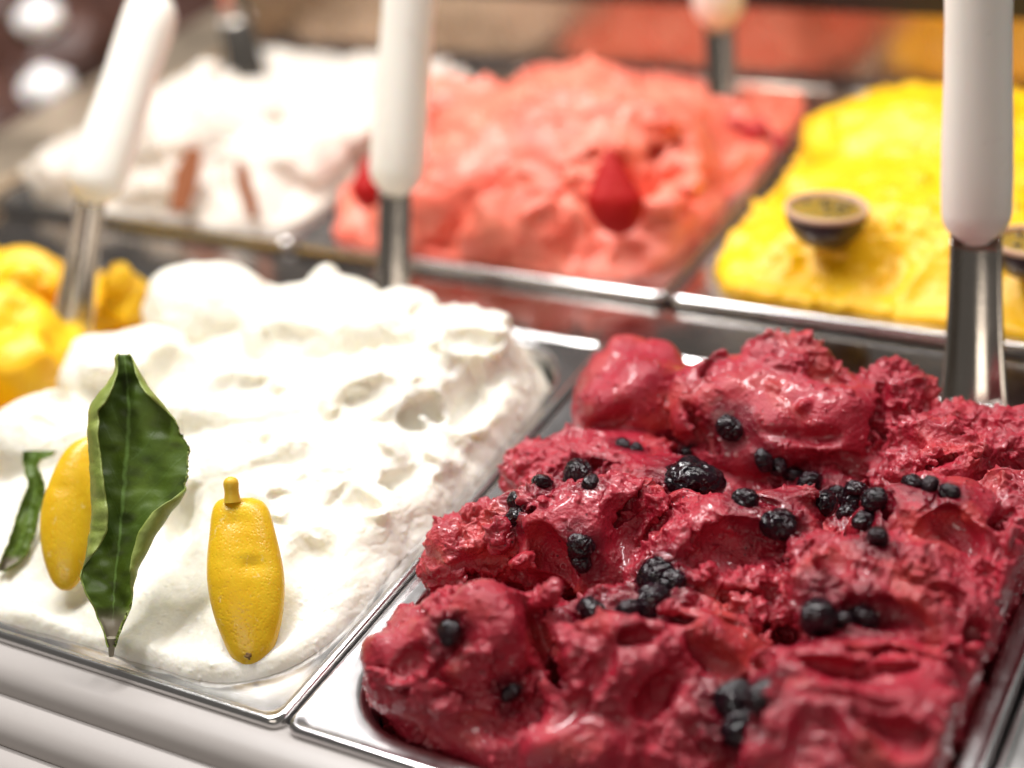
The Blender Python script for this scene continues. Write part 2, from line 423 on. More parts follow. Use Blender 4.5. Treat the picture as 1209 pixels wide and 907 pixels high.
# louvres in front
lv = empty('front_grille', (-.3, .28, -.1), 'beige lacquered louvre grille running along the front of the pans', 'grille')
for k, (py0) in enumerate((764, 823, 889, 962)):
    zk = -.004 - .010 * k
    a = P(0, py0, zk); y0 = a[1]
    prof = [(y0 + .0085, zk - .0040), (y0 + .0085, zk - .0016), (y0 + .004, zk - .0005), (y0, zk), (y0 - .003, zk - .0001), (y0 - .0070, zk - .0007), (y0 - .0110, zk - .0025), (y0 - .0140, zk - .0060), (y0 - .0150, zk - .0100), (y0 - .0130, zk - .0110), (y0 - .004, zk - .0040)]
    vs_ = [(x, y, z) for x in (-1.0, .3) for y, z in prof]; n = len(prof)
    fs = [(i, (i + 1) % n, n + (i + 1) % n, n + i) for i in range(n)] + [tuple(range(n)), tuple(range(2 * n - 1, n - 1, -1))]
    o = mesh_obj('louvre', vs_, fs, M['louvre'], lv, True, 60); fix_normals(o)

# ------------------------------------------------------------------ berry gelato
def px2m(px, d): return px * d / FPX
def build_berry():
    x0, x1, y0, y1 = PX0 + .0125, PX0 + PITCH - .0125, Y0 + .0125, Y1 - .0125
    c = Clay(x0 - .010, x1 + .006, y0 - .006, y1 + .006, -.03, .072, .00112, warp=.0055, wscale=36, seed=1, rough0=.8)
    def zf(x, y):
        e = np.minimum(np.minimum(x - x0, x1 - x), np.minimum(y - y0, y1 - y))
        return -.022 + .022 * np.clip(e / .035, 0, 1) + .008 * np.clip((y - .42) / .15, 0, 1)
    c.base(zf)
    def L(px, py, z, hw, dp, hh, roll=0, yaw=0, pitch=0, k=.0018, rough=.4, boxy=2.0, bump=.0014, bs=110):
        q = P(px, py, z); f = depth_of(q) / FPX
        c.ell(q, (hw * f, dp * f, hh * f), roll, yaw, pitch, k, rough, False, boxy, bump, bs)
    K = c.at
    # rear right and back edge
    L(1150, 545, .006, 105, 80, 46, 0, 0, 0, .004, .9, bump=.004)
    L(1060, 475, .018, 46, 50, 48, -10, rough=.95, bump=.004)
    L(1110, 545, .018, 60, 60, 34, 24, rough=.9, bump=.003)
    L(1210, 535, .010, 50, 50, 36, rough=.9, bump=.003); L(1205, 605, .016, 60, 60, 52, rough=.8, bump=.003)
    K(1095, 505, 50, 20, .006, roll=30, rough=.5); K(1165, 560, 50, 18, .005, roll=-20, rough=.3); K(1060, 520, 26, 30, .007, roll=35, rough=.5)
    # dome at the back left
    L(756, 474, .014, 76, 70, 66, 8, rough=.05, boxy=2.3); L(744, 418, .034, 22, 30, 18, 40, rough=.3)
    K(700, 500, 60, 16, .003, dd=60, roll=-28, k=.003, rough=.1)
    L(850, 455, .018, 42, 45, 32, rough=.8, bump=.003)
    # back mound: crumbly head on a broad smooth body
    L(915, 490, .014, 122, 85, 66, 6, rough=.25, boxy=2.3); L(930, 438, .030, 54, 45, 40, 10, rough=.9, bump=.003); L(985, 500, .016, 70, 60, 50, 26, rough=.2)
    K(930, 505, 90, 26, .0045, dd=80, roll=6, k=.002, rough=.0)
    K(985, 440, 26, 34, .006, roll=-24, rough=.2)
    # low ground behind the centre
    L(715, 590, .004, 110, 120, 66, rough=.5)
    # ledge on the left
    L(690, 545, .016, 98, 34, 26, 2, 8, rough=.7, boxy=3, bump=.002); K(690, 552, 88, 12, .006, roll=0, rough=.8)
    L(775, 560, .016, 60, 50, 24, 10, rough=.5); K(770, 560, 36, 14, .004, roll=20, rough=.1)
    # sheet behind the row of berries
    L(885, 548, .026, 72, 38, 30, 14, rough=.35, bump=.0015); L(955, 560, .022, 55, 40, 26, 22, rough=.7, bump=.002)
    K(868, 578, 44, 26, .010, dd=40, roll=16, k=.0008, rough=.0); K(820, 520, 26, 14, .005, roll=-20, rough=.1)
    K(1000, 545, 40, 16, .005, roll=30, rough=.3)
    # block with a flat hollow face
    L(1100, 632, .020, 84, 62, 62, 6, rough=.30, boxy=2.8); L(1160, 700, .010, 62, 60, 84, rough=.5)
    K(1118, 636, 50, 38, .014, dd=46, roll=8, k=.0008, rough=.25); K(1055, 618, 24, 40, .004, roll=24, rough=.0); K(1165, 655, 22, 50, .006, roll=8, rough=.5)
    L(1200, 690, .012, 40, 50, 66, -10, rough=.6)
    K(1190, 640, 22, 26, .007, roll=20, rough=.4)
    # left cone with swept faces
    L(698, 644, .016, 80, 66, 80, -4, rough=.30, boxy=2.3); L(655, 590, .034, 38, 30, 24, 10, rough=.8, bump=.002)
    L(752, 640, .018, 34, 60, 62, 14, rough=.10)
    K(742, 612, 34, 60, .007, dd=60, roll=14, k=.001, rough=.05)
    K(648, 664, 34, 52, .016, dd=50, roll=-30, k=.0008, rough=.45)
    # slab at the left edge
    L(570, 655, .008, 88, 52, 46, -22, rough=.7, boxy=2.8, bump=.002); K(560, 668, 56, 22, .009, dd=40, roll=-14, k=.0008, rough=.0)
    L(520, 645, .018, 22, 30, 24, -40, rough=.4); K(610, 630, 16, 32, .006, roll=-10, rough=.3)
    # leaning sheet left of the hollow mound, with the slot under it
    L(782, 640, .018, 62, 40, 24, -40, rough=.30, boxy=2.4)
    # hollow mound
    L(868, 662, .014, 112, 76, 78, 0, rough=.30, boxy=2.3); L(800, 660, .018, 62, 42, 26, -48, rough=.15); L(935, 604, .026, 50, 34, 26, 4, rough=.10)
    K(780, 618, 46, 9, .014, dd=30, roll=-36, k=.0008, rough=.5)
    K(868, 652, 70, 40, .017, dd=54, roll=-4, k=.0008, rough=.65)
    K(930, 668, 26, 26, .007, roll=-30, rough=.4); K(940, 628, 26, 30, .004, roll=-30, rough=.1)
    L(905, 706, .014, 58, 40, 30, 14, rough=.8, bump=.003); L(830, 722, .014, 60, 42, 30, 22, rough=.6, bump=.002)
    K(860, 706, 50, 10, .006, roll=24, rough=.3); K(915, 705, 22, 18, .009, roll=0, rough=.3)
    # big right mound
    L(1066, 716, .018, 128, 74, 66, 14, rough=.62, boxy=2.4, bump=.002); L(985, 690, .020, 58, 62, 60, 0, rough=.05)
    L(1045, 660, .030, 46, 40, 20, 10, rough=.9, bump=.003); L(1130, 740, .018, 60, 50, 46, 10, rough=.95, bump=.003)
    K(990, 655, 18, 40, .004, roll=34, rough=.0); K(1030, 712, 60, 24, .006, dd=40, roll=10, rough=.25); K(1110, 690, 46, 12, .004, roll=20, rough=.6); K(1150, 735, 26, 22, .006, roll=-30, rough=.8)
    # steep lower right side
    L(1140, 825, .002, 58, 60, 92, -6, rough=.6, boxy=2.5); K(1135, 800, 30, 56, .010, dd=50, roll=6, k=.001, rough=.5); L(1105, 772, .020, 26, 22, 16, 20, rough=.1); K(1105, 780, 16, 9, .006, rough=.1)
    # swirls at the bottom right
    L(1010, 808, .014, 122, 70, 58, 12, rough=.2, boxy=2.3); K(1000, 790, 90, 15, .010, dd=40, roll=10, k=.001, rough=.3)
    L(1015, 885, .014, 134, 74, 84, 8, rough=.15, boxy=2.2); K(1060, 856, 60, 30, .012, dd=46, roll=12, k=.0012, rough=.5); K(960, 870, 34, 70, .005, dd=60, roll=20, k=.001, rough=.0)
    K(1010, 820, 60, 10, .003, roll=2, rough=.0)
    L(1105, 915, .008, 70, 60, 60, rough=.4)
    # centre front
    L(735, 805, .012, 100, 70, 84, 10, rough=.85, bump=.004); L(842, 775, .012, 76, 60, 56, 20, rough=.35); L(690, 735, .020, 88, 40, 26, -4, rough=.95, bump=.004)
    L(820, 865, .002, 90, 60, 56, rough=.85, bump=.004); L(700, 885, .000, 90, 60, 50, rough=.5, bump=.002)
    K(845, 775, 52, 20, .007, dd=40, roll=30, k=.001, rough=.1); K(760, 760, 44, 16, .007, roll=-14, rough=.6); K(705, 800, 22, 44, .006, roll=20, rough=.2); K(790, 830, 40, 26, .009, roll=-30, rough=.6)
    K(885, 848, 44, 44, .020, dd=50, roll=-20, k=.0015, rough=.8); K(660, 850, 40, 20, .007, roll=-20, rough=.3); K(760, 700, 40, 18, .009, rough=.7)
    # scoop at the bottom left
    L(538, 800, .006, 104, 80, 92, 8, rough=.80, bump=.0025, boxy=2.2); L(590, 770, .016, 56, 60, 80, -14, rough=.0)
    K(632, 760, 20, 84, .016, dd=60, roll=-30, k=.001, rough=.0); K(596, 742, 9, 60, .0035, dd=30, roll=-30, k=.001, rough=.0)
    L(520, 738, .026, 52, 36, 24, -10, rough=.9, bump=.003); L(470, 845, -.010, 56, 60, 56, rough=.8, bump=.003); L(565, 875, -.008, 100, 60, 50, 6, rough=.5, bump=.002)
    K(480, 770, 30, 20, .005, roll=-30, rough=.8); K(550, 860, 60, 16, .006, roll=10, rough=.4)
    for (px, py, hw, hh, dip, rl) in ((668, 700, 70, 9, .014, 24), (655, 800, 9, 60, .013, 8), (790, 735, 60, 8, .012, 10), (930, 745, 80, 8, .013, 12), (905, 790, 12, 60, .012, 18), (760, 590, 46, 7, .010, -30),
                                      (1000, 560, 60, 7, .010, 24), (835, 505, 9, 40, .010, -30), (1040, 600, 8, 46, .010, 12), (940, 660, 9, 50, .012, -10), (1150, 770, 50, 9, .012, 30), (610, 600, 50, 7, .010, 6),
                                      (1060, 775, 70, 7, .011, 12), (600, 690, 60, 8, .011, 6), (1035, 490, 8, 46, .010, 10), (845, 440, 8, 34, .009, 20), (1090, 550, 46, 6, .008, -14), (1180, 620, 8, 40, .010, 16)):
        K(px, py, hw, hh, dip, dd=max(hw, hh) * .55, roll=rl, k=.0012, rough=.8)
    # random small spatula nicks and torn crumbs everywhere
    r_ = np.random.RandomState(21)
    for i in range(240):
        px, py = r_.uniform(440, 1200), r_.uniform(420, 900)
        if c.surf(px, py) is None: continue
        sz = r_.uniform(9, 30) * (.7 if py < 560 else 1)
        if (690 < px < 830 and py < 500) or (880 < px < 1030 and 480 < py < 540) or (930 < px < 1010 and 650 < py < 740): continue
        if r_.rand() < .55: K(px, py, sz * 1.3, sz * r_.uniform(.16, .34), r_.uniform(.001, .0030), dd=sz * 1.1, roll=r_.choice([-35, 25]) + r_.uniform(-22, 22), k=.0012, rough=float(r_.choice([.1, .6, .9])))
        else: K(px, py, sz * .6, sz * r_.uniform(.25, .5), r_.uniform(.001, .0028), dd=sz * .4, roll=r_.uniform(-50, 50), k=.0015, rough=float(r_.choice([.2, .7, 1.])), cut=False, bump=.001)
    c.clip_box(x0 + .001, x1 - .002, y0 + .006, y1 - .001, .042, .0, .15, over=.0065, ww=.5)
    o = c.mesh('berry_gelato', M['berry_gelato'], 1)
    torn(o, c, .0028, .0006, 3, 175)
    return o
gel_berry = build_berry()
tag(gel_berry, 'dark pink-red berry gelato heaped in torn spatula strokes, studded with black berries', 'gelato')
print('berry', len(gel_berry.data.polygons), time.time() - T0)

# ------------------------------------------------------------------ lemon gelato
def build_lemon():
    x0, x1, y0, y1 = PX0 - PITCH + .0125, PX0 - .0075, Y0 + .0092, Y1 - .020
    c = Clay(x0 - .006, x1 + .010, y0 - .004, y1 + .012, -.03, .078, .0014, warp=.005, wscale=26, seed=4, rough0=-.5)
    def zf(x, y):
        e = np.minimum(x - x0, x1 - x); t = np.clip((y - y0) / .10, 0, 1); g_ = np.clip(e / .055, 0, 1)
        return .0022 + (.017 * t * t * (3 - 2 * t) + .006 * np.clip((y - .45) / .15, 0, 1)) * g_ * (2 - g_)
    c.base(zf)
    def L(px, py, z, hw, dp, hh, roll=0, yaw=0, pitch=0, k=.006, rough=-.3, cut=False, boxy=2.2, bump=0.001, bs=70):
        q = P(px, py, z); f = depth_of(q) / FPX
        c.ell(q, (hw * f, dp * f, hh * f), roll, yaw, pitch, k, rough, cut, boxy, bump, bs)
    K = c.at
    L(245, 376, .022, 80, 60, 60, 0, k=.004); L(215, 345, .036, 34, 34, 26, 10)
    L(372, 336, .034, 20, 25, 20, k=.008); L(390, 388, .018, 100, 70, 52, 8, k=.0025, rough=.7)
    L(470, 396, .022, 70, 60, 50, 6, k=.0025, rough=.9); L(545, 436, .016, 66, 60, 66, 4, k=.003, rough=.8, boxy=2.8, bump=.003)
    L(578, 402, .030, 34, 40, 32, 10, k=.003, rough=.9, bump=.002)
    L(470, 475, .016, 95, 70, 52, 10, k=.0025, rough=.8); L(556, 510, .004, 54, 60, 46, 30, k=.0025, rough=.9, bump=.002)
    L(150, 450, .018, 84, 60, 62, 0, k=.004, boxy=2.8); L(50, 530, .012, 85, 60, 62, 0, k=.004)
    L(300, 475, .016, 110, 80, 50, 8, k=.0025, rough=.6); L(400, 560, .008, 95, 70, 50, 10, k=.0025, rough=.7)
    L(290, 560, .012, 60, 60, 42, 0, k=.004); L(440, 620, .000, 60, 70, 46, 30, k=.004, rough=.3)
    L(190, 600, .010, 60, 50, 46, 0, k=.004); L(330, 600, .010, 34, 60, 40, 30, k=.004); L(120, 640, .002, 80, 60, 42, k=.006)
    L(596, 462, .006, 40, 60, 44, 0, k=.003, rough=.7, bump=.003); L(585, 505, .002, 34, 60, 36, 20, k=.003, rough=.7, bump=.003); L(520, 560, .000, 40, 60, 36, 30, k=.004, rough=.5, bump=.002)
    # spatula hollows and folds
    K(290, 452, 52, 32, .010, dd=50, roll=4, k=.0035, rough=0); K(205, 425, 34, 36, .007, roll=20, k=.0035, rough=0)
    K(425, 470, 66, 28, .009, dd=50, roll=-20, k=.003, rough=0); K(500, 500, 34, 22, .010, roll=-30, k=.003, rough=.1)
    K(345, 540, 44, 22, .007, roll=-30, k=.003, rough=0); K(226, 598, 18, 44, .008, dd=40, roll=16, k=.003, rough=0)
    K(412, 590, 44, 20, .008, roll=24, k=.003, rough=.1); K(560, 470, 30, 40, .008, dd=50, roll=14, k=.003, rough=.2)
    K(330, 396, 54, 22, .006, dd=50, roll=-16, k=.0035, rough=0); K(450, 420, 60, 18, .006, dd=50, roll=18, k=.0035, rough=.1)
    K(130, 470, 60, 30, .005, dd=80, roll=-6, k=.0035, rough=0); K(370, 640, 34, 40, .006, dd=50, roll=20, k=.0035, rough=0)
    K(545, 400, 36, 22, .006, roll=20, rough=.3); K(480, 560, 46, 18, .006, roll=-36, rough=.2); K(60, 500, 60, 24, .004, dd=60, roll=6, k=.002, rough=0)
    K(265, 520, 40, 18, .006, roll=14, rough=0); K(180, 560, 34, 20, .005, roll=-20, rough=0)
    r_ = np.random.RandomState(5)
    for i in range(46):
        px, py = r_.uniform(300, 630), r_.uniform(350, 680)
        if c.surf(px, py) is None: continue
        sz = r_.uniform(8, 24); ct = r_.rand() < .55
        K(px, py, sz * 1.2, sz * r_.uniform(.25, .5), r_.uniform(.0012, .0030), dd=sz * .9, roll=r_.uniform(-50, 50), k=.002, rough=float(r_.choice([0., .3, .8])), cut=ct, bump=0 if ct else .001)
    c.clip_box(x0, x1, y0, y1, .052, -.004, -.36, left=.1)
    o = c.mesh('lemon_gelato', M['lemon_gelato'], 0)
    md = o.modifiers.new('s', 'SUBSURF'); md.levels = md.render_levels = 1; apply_mods(o)
    torn(o, c, .0014, .0007, 9, 95, peaks=.0042)
    return o
gel_lemon = build_lemon()
tag(gel_lemon, 'glossy white lemon gelato spread in soft folds with a smooth front slope', 'gelato')
print('lemon', len(gel_lemon.data.polygons), time.time() - T0)

def heap(name, material, x0, x1, y0, y1, zf, blobs, ztop, h=.0024, seed=5, warp=.007, ws=26, amp=.004, tscale=70, zlo=-.03, rough0=.7, fine=.0006):
    x0 += .0125; x1 -= .0125; y0 += .0125; y1 -= .0125
    c = Clay(x0 - .006, x1 + .006, y0 - .006, y1 + .006, zlo, ztop, h, warp=warp, wscale=ws, seed=seed, rough0=rough0)
    c.base(zf)
    for b in blobs:
        px, py, z, hw, dp, hh = b[:6]; kw = b[6] if len(b) > 6 else {}
        q = P(px, py, z); f = depth_of(q) / FPX
        kw = dict(dict(k=.005, rough=rough0), **kw); c.ell(q, (hw * f, dp * f, hh * f), **kw)
    c.clip_box(x0, x1, y0, y1, .036, 0., .15)
    o = c.mesh(name, material, 0)
    torn(o, c, amp, fine, seed, tscale); return o
def edge_fall(x0, x1, y0, y1, lo, hi, wdt=.05):
    def zf(x, y):
        e = np.minimum(np.minimum(x - x0, x1 - x), np.minimum(y - y0, y1 - y)) - .0125
        t = np.clip(e / wdt, 0, 1); return lo + (hi - lo) * t * t * (3 - 2 * t)
    return zf
# strawberry
sx0, sx1 = XB - PB, XB
r_ = np.random.RandomState(3)
bl = [(690, 190, .02, 150, 120, 90), (600, 150, .035, 80, 80, 50), (710, 120, .045, 60, 60, 52), (560, 220, .02, 120, 80, 60), (780, 205, .012, 66, 60, 44),
      (640, 270, .01, 110, 60, 45), (520, 130, .03, 50, 50, 35), (830, 190, .004, 45, 50, 25), (460, 240, .0, 60, 60, 45), (740, 285, .0, 80, 50, 36)]
for i in range(70):
    bx, by = r_.uniform(430, 810), r_.uniform(110, 300); z = .052 - .00012 * abs(bx - 680) - .00016 * max(by - 130, 0)
    bl.append((bx, by, z, r_.uniform(16, 34), r_.uniform(16, 30), r_.uniform(10, 20), dict(k=.0028, roll=r_.uniform(-30, 30), bump=.004, cut=bool(i % 3 == 0))))
gel_straw = heap('strawberry_gelato', M['straw_gelato'], sx0, sx1, Y2, Y3, edge_fall(sx0, sx1, Y2, Y3, .001, .028, .06), bl, .11, seed=11, amp=.0045, tscale=75)
tag(gel_straw, 'coral pink strawberry gelato heaped in a rough peak in the rear row', 'gelato')
# yellow
yx0, yx1 = XB, XB + PB
bl = [(1075, 165, .015, 120, 110, 50), (1130, 160, .024, 80, 70, 36), (960, 290, -.004, 110, 60, 36), (1090, 310, 0, 110, 60, 40), (1180, 240, .01, 90, 80, 50),
      (980, 225, .012, 60, 50, 30), (1060, 235, .018, 60, 50, 30), (930, 320, -.004, 60, 40, 24), (1120, 370, -.01, 80, 40, 24)]
gel_yell = heap('passion_fruit_gelato', M['yellow_gelato'], yx0, yx1, Y2, Y3, edge_fall(yx0, yx1, Y2, Y3, .003, .030, .065), bl, .09, seed=13, amp=.0036, tscale=75, rough0=.7, warp=.005)
tag(gel_yell, 'bright yellow passion fruit gelato in smooth folds, rear row right', 'gelato')
# cream
cx0, cx1 = XB - 2 * PB, XB - PB
bl = [(250, 150, .022, 130, 100, 52), (240, 100, .048, 24, 30, 22), (320, 135, .028, 80, 60, 40), (400, 145, .020, 60, 60, 28), (120, 190, .01, 90, 60, 36), (250, 215, .0, 120, 60, 40),
      (180, 150, .03, 60, 50, 30), (320, 195, .01, 90, 60, 40)]
gel_cream = heap('cream_gelato', M['cream_gelato'], cx0, cx1, Y2, Y3, edge_fall(cx0, cx1, Y2, Y3, -.006, .022, .05), bl, .10, seed=17, amp=.0045, tscale=60, rough0=.75)
tag(gel_cream, 'cream white gelato with two brown wafer sticks, rear row left', 'gelato')
# mango
mx0, mx1 = PX0 - 2 * PITCH, PX0 - PITCH
bl = [(30, 330, .03, 60, 50, 34, dict(bump=.003)), (-20, 400, .02, 90, 70, 70), (150, 360, .016, 30, 34, 26, dict(bump=.004)), (40, 440, .014, 60, 60, 44), (20, 320, .05, 26, 24, 16),
      (92, 380, .034, 44, 60, 66, dict(cut=True, k=.003)), (140, 330, .034, 20, 20, 14)]
gel_mango = heap('mango_gelato', M['mango_gelato'], mx0, mx1, Y0, Y1, edge_fall(mx0, mx1, Y0, Y1, -.006, .022, .03), bl, .08, seed=19, amp=.0032, tscale=75, rough0=.6)
tag(gel_mango, 'orange-yellow mango gelato with a scooped hollow at the left edge', 'gelato')
# chocolate
hx0, hx1 = XB - 3 * PB - .09, XB - 2 * PB - .09
gel_choc = heap('chocolate_gelato', M['choc_gelato'], hx0, hx1, Y2, Y3 + .25, edge_fall(hx0, hx1, Y2, Y3 + .25, -.008, .02, .03), [(60, 60, .01, 90, 90, 50), (0, 20, .02, 60, 60, 50)], .08, h=.004, seed=23, amp=.003, tscale=50)
tag(gel_choc, 'dark brown chocolate gelato topped with white cream at the far left', 'gelato')
print('heaps', time.time() - T0)

# surface finder: where the line of sight meets a gelato
def bvh(o): return BVHTree.FromPolygons([v.co for v in o.data.vertices], [tuple(p.vertices) for p in o.data.polygons])
def hit(tree, px, py):
    v = Vector(ray(px, py)).normalized(); return tree.ray_cast(Vector(CAMP), v)
BV = {k: bvh(o) for k, o in dict(berry=gel_berry, lemon=gel_lemon, straw=gel_straw, yell=gel_yell, cream=gel_cream, choc=gel_choc, mango=gel_mango).items()}
print('bvh', time.time() - T0)

# ------------------------------------------------------------------ black berries
mb, nt, b = mat('black_berry_skin'); v = coords(nt)
n1 = noise(nt, 1.5, 4, .6, v)
nt.links.new(mix(nt, ramp(nt, n1.outputs[0], [(.4, 0.), (.7, 1.)]).outputs[0], (.004, .002, .004), (.022, .003, .008)), b.inputs['Base Color'])
b.inputs['Roughness'].default_value = .10; b.inputs['Specular IOR Level'].default_value = .42; b.inputs['Coat Weight'].default_value = 0; b.inputs['Coat Roughness'].default_value = .08
bump(nt, b, noise(nt, 2.2, 3, .55, v, .8).outputs[0], .40, .0018)
def berry(px, py, r_px, label, group, squash=.85, seed=0, sink=.42):
    h = hit(BV['berry'], px, py)
    if h[0] is None: print('miss', px, py); return
    p, nrm = h[0], h[1]; f = depth_of(p) / FPX; r = r_px * 1.16 * f
    v = Vector(ray(px, py)).normalized()
    bm = bmesh.new(); bmesh.ops.create_icosphere(bm, subdivisions=5, radius=1)
    co = np.array([x.co for x in bm.verts])
    rr = np.random.RandomState(seed + int(px)); off = rr.rand(3) * 9
    q = co + off
    wr = 1 - np.abs(vnoise(q, 2.6, 1)) * 2.2
    d = 1 + .18 * vnoise(q, 1.1, 2) - .10 * np.clip(wr, 0, 1) ** 2 + .05 * vnoise(q, 5.5, 3)
    crown = np.exp(-((co - np.array([0, 0, 1])) ** 2).sum(1) / .05); d -= .16 * crown
    co = co * d[:, None] * np.array([1, rr.uniform(.85, 1.05), squash])
    for x, c_ in zip(bm.verts, co): x.co = c_
    me = bpy.data.meshes.new('black_berry'); bm.to_mesh(me); bm.free(); me.shade_smooth(); me.materials.append(mb)
    o = bpy.data.objects.new('black_berry', me); col.objects.link(o)
    o.scale = (r, r, r); o.location = p + nrm * r * (.5 - sink) - v * r * .15
    o.rotation_euler = tuple(rr.uniform(-1.2, 1.2, 3)); o.scale = (r, r * rr.uniform(.82, 1.1), r * rr.uniform(.85, 1.05)); tag(o, label, 'berry', group)
    return o
BER = []
def cluster(items):
    for i, (px, py, rp, lab) in enumerate(items): BER.append(berry(px, py, rp, lab, 'black berries on the berry gelato', seed=i))
cluster([
 (820, 568, 29, 'largest black berry, round and wrinkled, standing alone near the centre of the gelato'),
 (682, 560, 19, 'shiny black berry with a slit on the tip of the left cone of gelato'),
 (697, 570, 11, 'small black berry touching the right of the slit shiny berry on the cone tip'),
 (641, 569, 11, 'small black berry under dark juice on the left shoulder of the left cone'),
 (608, 590, 10, 'small black berry at the left edge of the cone, upper of two'),
 (607, 611, 12, 'black berry at the left edge of the cone, lower of two'),
 (686, 646, 15, 'black berry low on the cone face, upper of the stuck pair'),
 (687, 665, 13, 'black berry low on the cone face, lower of the stuck pair'),
 (735, 525, 10, 'small black berry in the crease behind the left cone, left one'),
 (752, 530, 8, 'small black berry in the crease behind the left cone, right one'),
 (862, 506, 16, 'black berry perched at the foot of the back mound, above the ridge lip'),
 (812, 533, 9, 'small black berry between the big round berry and the back mound'),
 (902, 545, 13, 'black berry at the upper left end of the diagonal row of berries'),
 (918, 551, 11, 'second black berry from the top of the diagonal row'),
 (936, 559, 12, 'third black berry from the top of the diagonal row'),
 (955, 571, 14, 'black berry at the lower right end of the diagonal row'),
 (880, 590, 14, 'black berry in the juice on top of the hollow mound, upper one'),
 (919, 620, 20, 'oval black berry on the right slope of the hollow mound'),
 (976, 594, 14, 'black berry at the left end of the big bunch of berries'),
 (990, 585, 12, 'black berry at the upper left of the big bunch of berries'),
 (1013, 580, 14, 'black berry at the top of the big bunch of berries'),
 (1032, 590, 14, 'black berry at the right end of the big bunch of berries'),
 (1008, 595, 13, 'black berry in the middle of the big bunch of berries'),
 (1000, 607, 14, 'black berry at the lower left of the big bunch of berries'),
 (1022, 614, 14, 'black berry at the lower right of the big bunch of berries'),
 (1036, 634, 14, 'black berry just below the big bunch, half sunk in juice'),
 (1078, 570, 12, 'black berry on the rim of the flat-faced mound, left of three'),
 (1096, 573, 12, 'black berry on the rim of the flat-faced mound, middle of three'),
 (1120, 581, 12, 'black berry on the rim of the flat-faced mound, right of three'),
 (774, 680, 21, 'black berry above the front pile of berries, upper left'),
 (793, 688, 16, 'black berry above the front pile of berries, upper right'),
 (768, 714, 23, 'large black berry in the front pile of berries'),
 (740, 722, 18, 'black berry in the middle of the front pile of berries'),
 (700, 722, 18, 'black berry at the left end of the front pile of berries'),
 (966, 727, 24, 'large black berry under the right mound, left of the pair'),
 (1020, 731, 18, 'black berry under the right mound, right of the pair'),
 (997, 732, 12, 'small black berry squeezed between the pair under the right mound'),
 (463, 723, 12, 'black berry on the left edge by the steel rim'),
 (530, 748, 14, 'black berry on top of the front left scoop'),
 (602, 818, 12, 'black berry stuck low on the front left scoop'),
 (870, 830, 24, 'black berry in the deep hollow near the front, left one'),
 (902, 824, 22, 'black berry in the deep hollow near the front, upper right one'),
 (876, 862, 24, 'black berry in the deep hollow near the front, lower one'),
])
# juice round the berries
co = get_co(gel_berry); gl = np.zeros(len(co))
for o in BER:
    if o is None: continue
    c_ = np.array(o.location); r = o.scale[0]
    d = np.sqrt((((co - c_) * np.array([1, 1, 1])) ** 2).sum(1)) / r + vnoise(co, 160, 8) * .45
    gl = np.maximum(gl, np.clip((2.3 - d) / .9, 0, 1) * .95)
for px, py, rp in ((655, 572, 34), (640, 575, 22), (930, 585, 40), (960, 582, 30), (895, 600, 30), (1000, 600, 55), (890, 850, 60), (720, 720, 50)):
    h = hit(BV['berry'], px, py)
    if h[0] is None: continue
    c_ = np.array(h[0]); r = rp * depth_of(c_) / FPX
    d = np.sqrt(((co - c_) ** 2).sum(1)) / r + vnoise(co, 110, 9) * .6
    gl = np.maximum(gl, np.clip((1.0 - d) / .5, 0, 1) * .75)
set_attr(gel_berry, 'glaze', gl)
set_co(gel_berry, co)
print('berries', time.time() - T0)

# ------------------------------------------------------------------ spatulas
def tube_between(name, a, b_, prof, material, parent, side=None, flat=1.0, seg=28, endround=True):
    """prof: list of (t, half width); flat = thickness ratio"""
    a, b_ = Vector(a), Vector(b_); ax = (b_ - a); ln = ax.length; ax.normalize()
    sd = Vector(side) if side is not None else Vector(RW[:, 0]); sd = (sd - ax * sd.dot(ax)).normalized(); fd = ax.cross(sd)
    rings = []
    for t, r in prof:
        fl = flat(t) if callable(flat) else flat
        c_ = a + ax * ln * t
        rings.append([tuple(c_ + sd * math.cos(u) * r + fd * math.sin(u) * r * fl) for u in [2 * math.pi * i / seg for i in range(seg)]])
    o = loft(name, rings, material, parent, True, 60)
    bm = bmesh.new(); bm.from_mesh(o.data); bm.verts.ensure_lookup_table(); bm.faces.new([bm.verts[i] for i in range(seg)][::-1])
    bmesh.ops.recalc_face_normals(bm, faces=bm.faces); bm.to_mesh(o.data); bm.free(); o.data.shade_smooth(); o.data.set_sharp_from_angle(angle=R(60))
    return o
def handle_prof(r, l, ln):
    """rounded lower end, slight waist, rounded upper end; ln = metres"""
    pr = []
    for i in range(7):
        a = i / 6 * math.pi / 2; pr.append(((1 - math.cos(a)) * r * .9 / ln, r * max(math.sin(a), .36)))
    for t, k in ((.18, 1.02), (.3, 1.0), (.45, .95), (.6, .93), (.8, .95)): pr.append((t, r * k))
    for i in range(1, 8):
        a = i / 7 * math.pi / 2; pr.append((1 - r * .9 / ln * (1 - math.sin(a)) , r * .95 * max(math.cos(a), .05)))
    return pr
